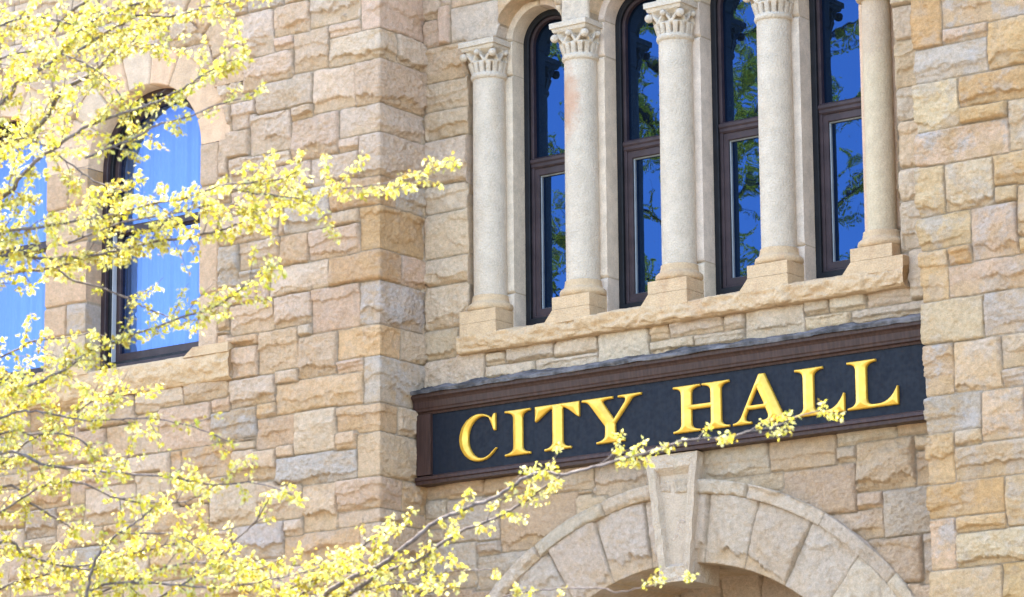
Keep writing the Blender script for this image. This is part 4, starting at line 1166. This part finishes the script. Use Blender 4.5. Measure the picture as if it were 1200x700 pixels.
def smooth_line(pts, sub=4, wig=0.0, rng=random):
    """Catmull-Rom through the points, with a little waver"""
    P = [Vector(p) for p in pts]; out = []
    for i in range(len(P) - 1):
        a, b, c, d = P[max(i - 1, 0)], P[i], P[i + 1], P[min(i + 2, len(P) - 1)]
        for k in range(sub):
            t = k / sub
            v = 0.5 * ((2 * b) + (c - a) * t + (2 * a - 5 * b + 4 * c - d) * t * t + (3 * b - a - 3 * c + d) * t ** 3)
            if wig: v = v + Vector((rng.uniform(-1, 1), rng.uniform(-1, 1), rng.uniform(-1, 1))) * wig
            out.append(v)
    out.append(P[-1])
    return out

class Petals:
    def __init__(self): self.V = []; self.F = []; self.C = []
    def leaflet(self, p, d, side, ln, wd, col):
        nrm = d.cross(side)
        b = len(self.V)
        m = p + d * ln * .5
        pts = (p, m + side * wd + nrm * wd * .45, p + d * ln, m - side * wd + nrm * wd * .45, m - nrm * wd * .15)
        for v in pts: self.V.append((v.x, v.y, v.z)); self.C.append(col)
        self.F.append((b, b + 1, b + 2, b + 4)); self.F.append((b, b + 4, b + 2, b + 3))
    def cluster(self, p, rng, size=1.0, n=None, green=0.0):
        if size > 1.5: n = rng.randint(7, 10)
        n = n or rng.randint(9, 15)
        hue = rng.random()
        for _ in range(n):
            d = Vector((rng.gauss(0, .75), rng.gauss(0, .75), rng.gauss(-.55, .6))).normalized()
            side = d.cross(Vector((rng.gauss(0, 1), rng.gauss(0, 1), rng.gauss(0, 1)))).normalized()
            o = Vector((rng.gauss(0, 1), rng.gauss(0, 1), rng.gauss(-.3, 1))) * 0.013 * size
            ln = rng.uniform(.019, .040) * size; wd = ln * rng.uniform(.20, .36)
            k = rng.random()
            if k < green: col = (.42, .42, .04, 1)
            elif k < .25 + .2 * hue: col = (.62, .53, .035 + .05 * rng.random(), 1)
            elif k < .85: col = (.63, .59, .14 + .18 * rng.random(), 1)
            else: col = (.40, .29, .05, 1)
            if size > 1.5: col = (.90, .68 + .1 * hue, .05, 1)
            self.leaflet(p + o, d, side, ln, wd, col)
    def build(self, name, parent): return obj(name, mesh_np(name, self.V, self.F, False, self.C), BLOSSOM, parent)

def grow(line, r0, r1, den, rng, tubes, pet, start=0, size=1.0, twig_len=(.10, .36), step=.05, green=0.07):
    """side twigs and flower clusters along one limb"""
    acc = 0.0; sgn = 1
    total = sum((line[i + 1] - line[i]).length for i in range(start, len(line) - 1)); run = 0
    for i in range(start, len(line) - 1):
        a, b = line[i], line[i + 1]
        seg = (b - a).length; acc += seg; run += seg
        t = (b - a).normalized()
        f = run / total
        while acc > step:
            acc -= step
            p = a.lerp(b, rng.random())
            if rng.random() < .55 * den:
                sgn = -sgn
                ax = Vector((rng.gauss(-.58, .5), rng.gauss(.79, .5), rng.gauss(0, .5))).normalized()
                dirn = (Matrix.Rotation(sgn * math.radians(rng.uniform(22, 62)), 3, ax) @ t)
                dirn.z += .12; dirn.normalize()
                ln = rng.uniform(*twig_len) * max(size, .9) * (1.15 - .65 * f) * min(1.2, .55 + .5 * den)
                q = [p]; dd = dirn.copy()
                ns = max(2, int(ln / (.044 * size)))
                for _ in range(ns):
                    dd = (dd + Vector((rng.gauss(0, .13), rng.gauss(0, .13), rng.gauss(.02, .13)))).normalized()
                    q.append(q[-1] + dd * ln / ns)
                tubes.add(q, min(.0032 * size, r0 * .6), .0011 * size, 5)
                for k in range(1, len(q)):
                    if rng.random() < .88: pet.cluster(q[k] + Vector((0, 0, -.006 * size)), rng, size, green=green)
            if rng.random() < .32 * den + .10 * f:
                pet.cluster(p + Vector((rng.gauss(0, .012), rng.gauss(0, .012), rng.gauss(-.01, .012))) * size, rng, size, green=green)
    pet.cluster(line[-1], rng, size, green=green)

rng = random.Random(4)
tree = empty('maple_tree', (TRUNK[0][0], TRUNK[0][1], 0))
tag(tree, 'maple in yellow blossom with sunlit twigs in front of the left wall', 'tree')
ti = Matrix.Translation((-TRUNK[0][0], -TRUNK[0][1], 0))
def tf(o, par=tree, inv=ti):
    if o.parent is par: o.matrix_parent_inverse = inv
    return o
tx, ty = TRUNK[0][:2]
tb = Tubes()
trunk_line = smooth_line([(tx, ty, -.05), (tx + .03, ty + .02, 1.2), (tx - .03, ty + .05, 2.3), (tx - .06, ty, 3.6), (tx - .02, ty - .08, 5.2), (tx - .1, ty + .02, 7.0), (tx - .05, ty + .1, 9.2)], 5)
tb.add(trunk_line, .19, .03, 16)
tf(tb.build('trunk', BARK, tree))
frame_fwd = Vector((-0.575945, 0.78932, 0.212746)); frame_r = Vector((0.80672, 0.590876, -0.008289))
for pts, r0, r1, den in BRANCHES:
    ext = math.dist(pts[0][:2], (tx, ty)) < .35
    line = smooth_line(pts, 5, .0035, rng)
    start = 0
    if ext:      # the run from the trunk to the flowering part
        n_ext = next(i for i in range(len(pts)) if math.dist(pts[i][:2], (tx, ty)) > .9)
        start = max(0, n_ext - 1) * 5
    tb = Tubes(); pet = Petals()
    tb.add(line, r0 * 1.2 if ext else r0, r1, 8)
    grow(line, r0, r1, den * (1.2 if den > .5 else 1.3), rng, tb, pet, start, size=.74 if den < .4 else .84 if den < .9 else .90)
    br = tf(tb.build('branch', BARK, tree))
    pet.build('blossoms', br)
# the part of the crown above and behind the trunk, beyond the picture
for k in range(26):
    z = 5.0 + 3.6 * k / 25
    a = rng.uniform(PI * .55, PI * 1.55)         # away from the building's centre
    ln = rng.uniform(1.2, 2.3) * (1.15 - .06 * k / 2.6)
    p0 = Vector((tx - .05, ty, z)); d = Vector((math.cos(a), math.sin(a) * .9, rng.uniform(.35, .7)))
    line = smooth_line([p0, p0 + d * ln * .4, p0 + d * ln * .75 + Vector((0, 0, .08)), p0 + d * ln], 5, .01, rng)
    tb = Tubes(); pet = Petals()
    tb.add(line, .024, .004, 7)
    grow(line, .02, .004, 1.2, rng, tb, pet, 3, step=.14)
    br = tf(tb.build('branch', BARK, tree))
    pet.build('blossoms', br)

# a taller street tree across the forecourt: it stands outside the picture and shows mirrored in the arcade windows
def big_tree(x, y, h, seed):
    rg = random.Random(seed)
    root = empty('street_tree', (x, y, 0))
    inv = Matrix.Translation((-x, -y, 0))
    tb = Tubes()
    tl = smooth_line([(x, y, -.05), (x + .1, y, h * .25), (x - .1, y + .1, h * .5), (x + .05, y, h * .75), (x, y, h * .97)], 5)
    tb.add(tl, .26, .03, 14); tf(tb.build('trunk', BARK, root), root, inv)
    tb = Tubes(); pet = Petals()
    for k in range(46):
        f = (k + rg.random()) / 46
        z = h * (.28 + .66 * f); a = k * 2.4 + rg.uniform(-.4, .4)
        ln = h * (.34 - .24 * f) * rg.uniform(.75, 1.1)
        d = Vector((math.cos(a), math.sin(a), rg.uniform(.35, .8)))
        p0 = Vector((x, y, z))
        line = smooth_line([p0, p0 + d * ln * .4, p0 + d * ln * .75 + Vector((0, 0, .15)), p0 + d * ln + Vector((0, 0, -.05))], 5, .03, rg)
        tb.add(line, .035, .006, 6)
        grow(line, .05, .008, 1.3, rg, tb, pet, 2, size=2.0, step=.062, green=.3, twig_len=(.18, .5))
    cr = tf(tb.build('crown', BARK, root), root, inv)
    pet.build('leaves', cr)
    return root
st = big_tree(-7.6, -12.4, 17.5, 3)
tag(st, 'tall leafing street tree across the forecourt, seen mirrored in the blue arcade windows', 'tree')
# ------------------------------------------------------------------ ground, light, camera
gm, nt, b, L = new_mat('sunlit_paving')
L(mixc(nt, ramp(nt, tex_noise(nt, 0.8, 5), .35, .65), (0.075, 0.065, 0.05), (0.11, 0.095, 0.07)), b.inputs['Base Color'])
b.inputs['Roughness'].default_value = 0.9
bm = bmesh.new()
bm.faces.new([bm.verts.new(p) for p in ((-900, -900, 0), (900, -900, 0), (900, 900, 0), (-900, 900, 0))])
g = obj('ground', bm_mesh('ground', bm), gm); tag(g, kind='structure')

SUN = Vector((-0.42, 0.11, 0.90)).normalized()
el = math.asin(SUN.z); az = math.atan2(SUN.x, SUN.y)
w = bpy.data.worlds.new('World'); SC.world = w; w.use_nodes = True
wn = w.node_tree
sky = wn.nodes.new('ShaderNodeTexSky'); sky.sky_type = 'NISHITA'; sky.sun_disc = False
sky.sun_elevation = el; sky.sun_rotation = az
sky.air_density = 0.9; sky.dust_density = 0.9; sky.ozone_density = 1.0
bgn = wn.nodes['Background']; bgn.inputs['Strength'].default_value = 0.12
wn.links.new(sky.outputs[0], bgn.inputs['Color'])
ld = bpy.data.lights.new('sun', 'SUN'); ld.energy = 3.6; ld.angle = math.radians(0.53); ld.color = (1.0, 0.94, 0.86)
lo = bpy.data.objects.new('sun', ld); COL.objects.link(lo)
lo.rotation_euler = SUN.to_track_quat('Z', 'Y').to_euler()

cd = bpy.data.cameras.new('camera'); cd.sensor_width = 36; cd.lens = 4355 / 1200 * 36; cd.clip_end = 3000
cam = bpy.data.objects.new('camera', cd); COL.objects.link(cam)
Rw = Matrix(((0.80672, -0.132249, -0.575945), (0.590876, 0.166852, 0.78932), (-0.008289, -0.977072, 0.212746)))  # columns: right, down, forward
cam.matrix_world = Matrix.Translation((18.0, -26.0476, 1.6)) @ Matrix((
    (Rw[0][0], -Rw[0][1], -Rw[0][2]), (Rw[1][0], -Rw[1][1], -Rw[1][2]), (Rw[2][0], -Rw[2][1], -Rw[2][2]))).to_4x4()
SC.camera = cam
cd.dof.use_dof = True; cd.dof.focus_distance = 32.5; cd.dof.aperture_fstop = 7.5
vs = SC.view_settings
vs.view_transform = 'Standard'; vs.look = 'None'; vs.exposure = 3.2; vs.gamma = 1.0; vs.use_curve_mapping = False
SC.cycles.max_bounces = 8; SC.cycles.diffuse_bounces = 4; SC.cycles.glossy_bounces = 3; SC.cycles.transparent_max_bounces = 8
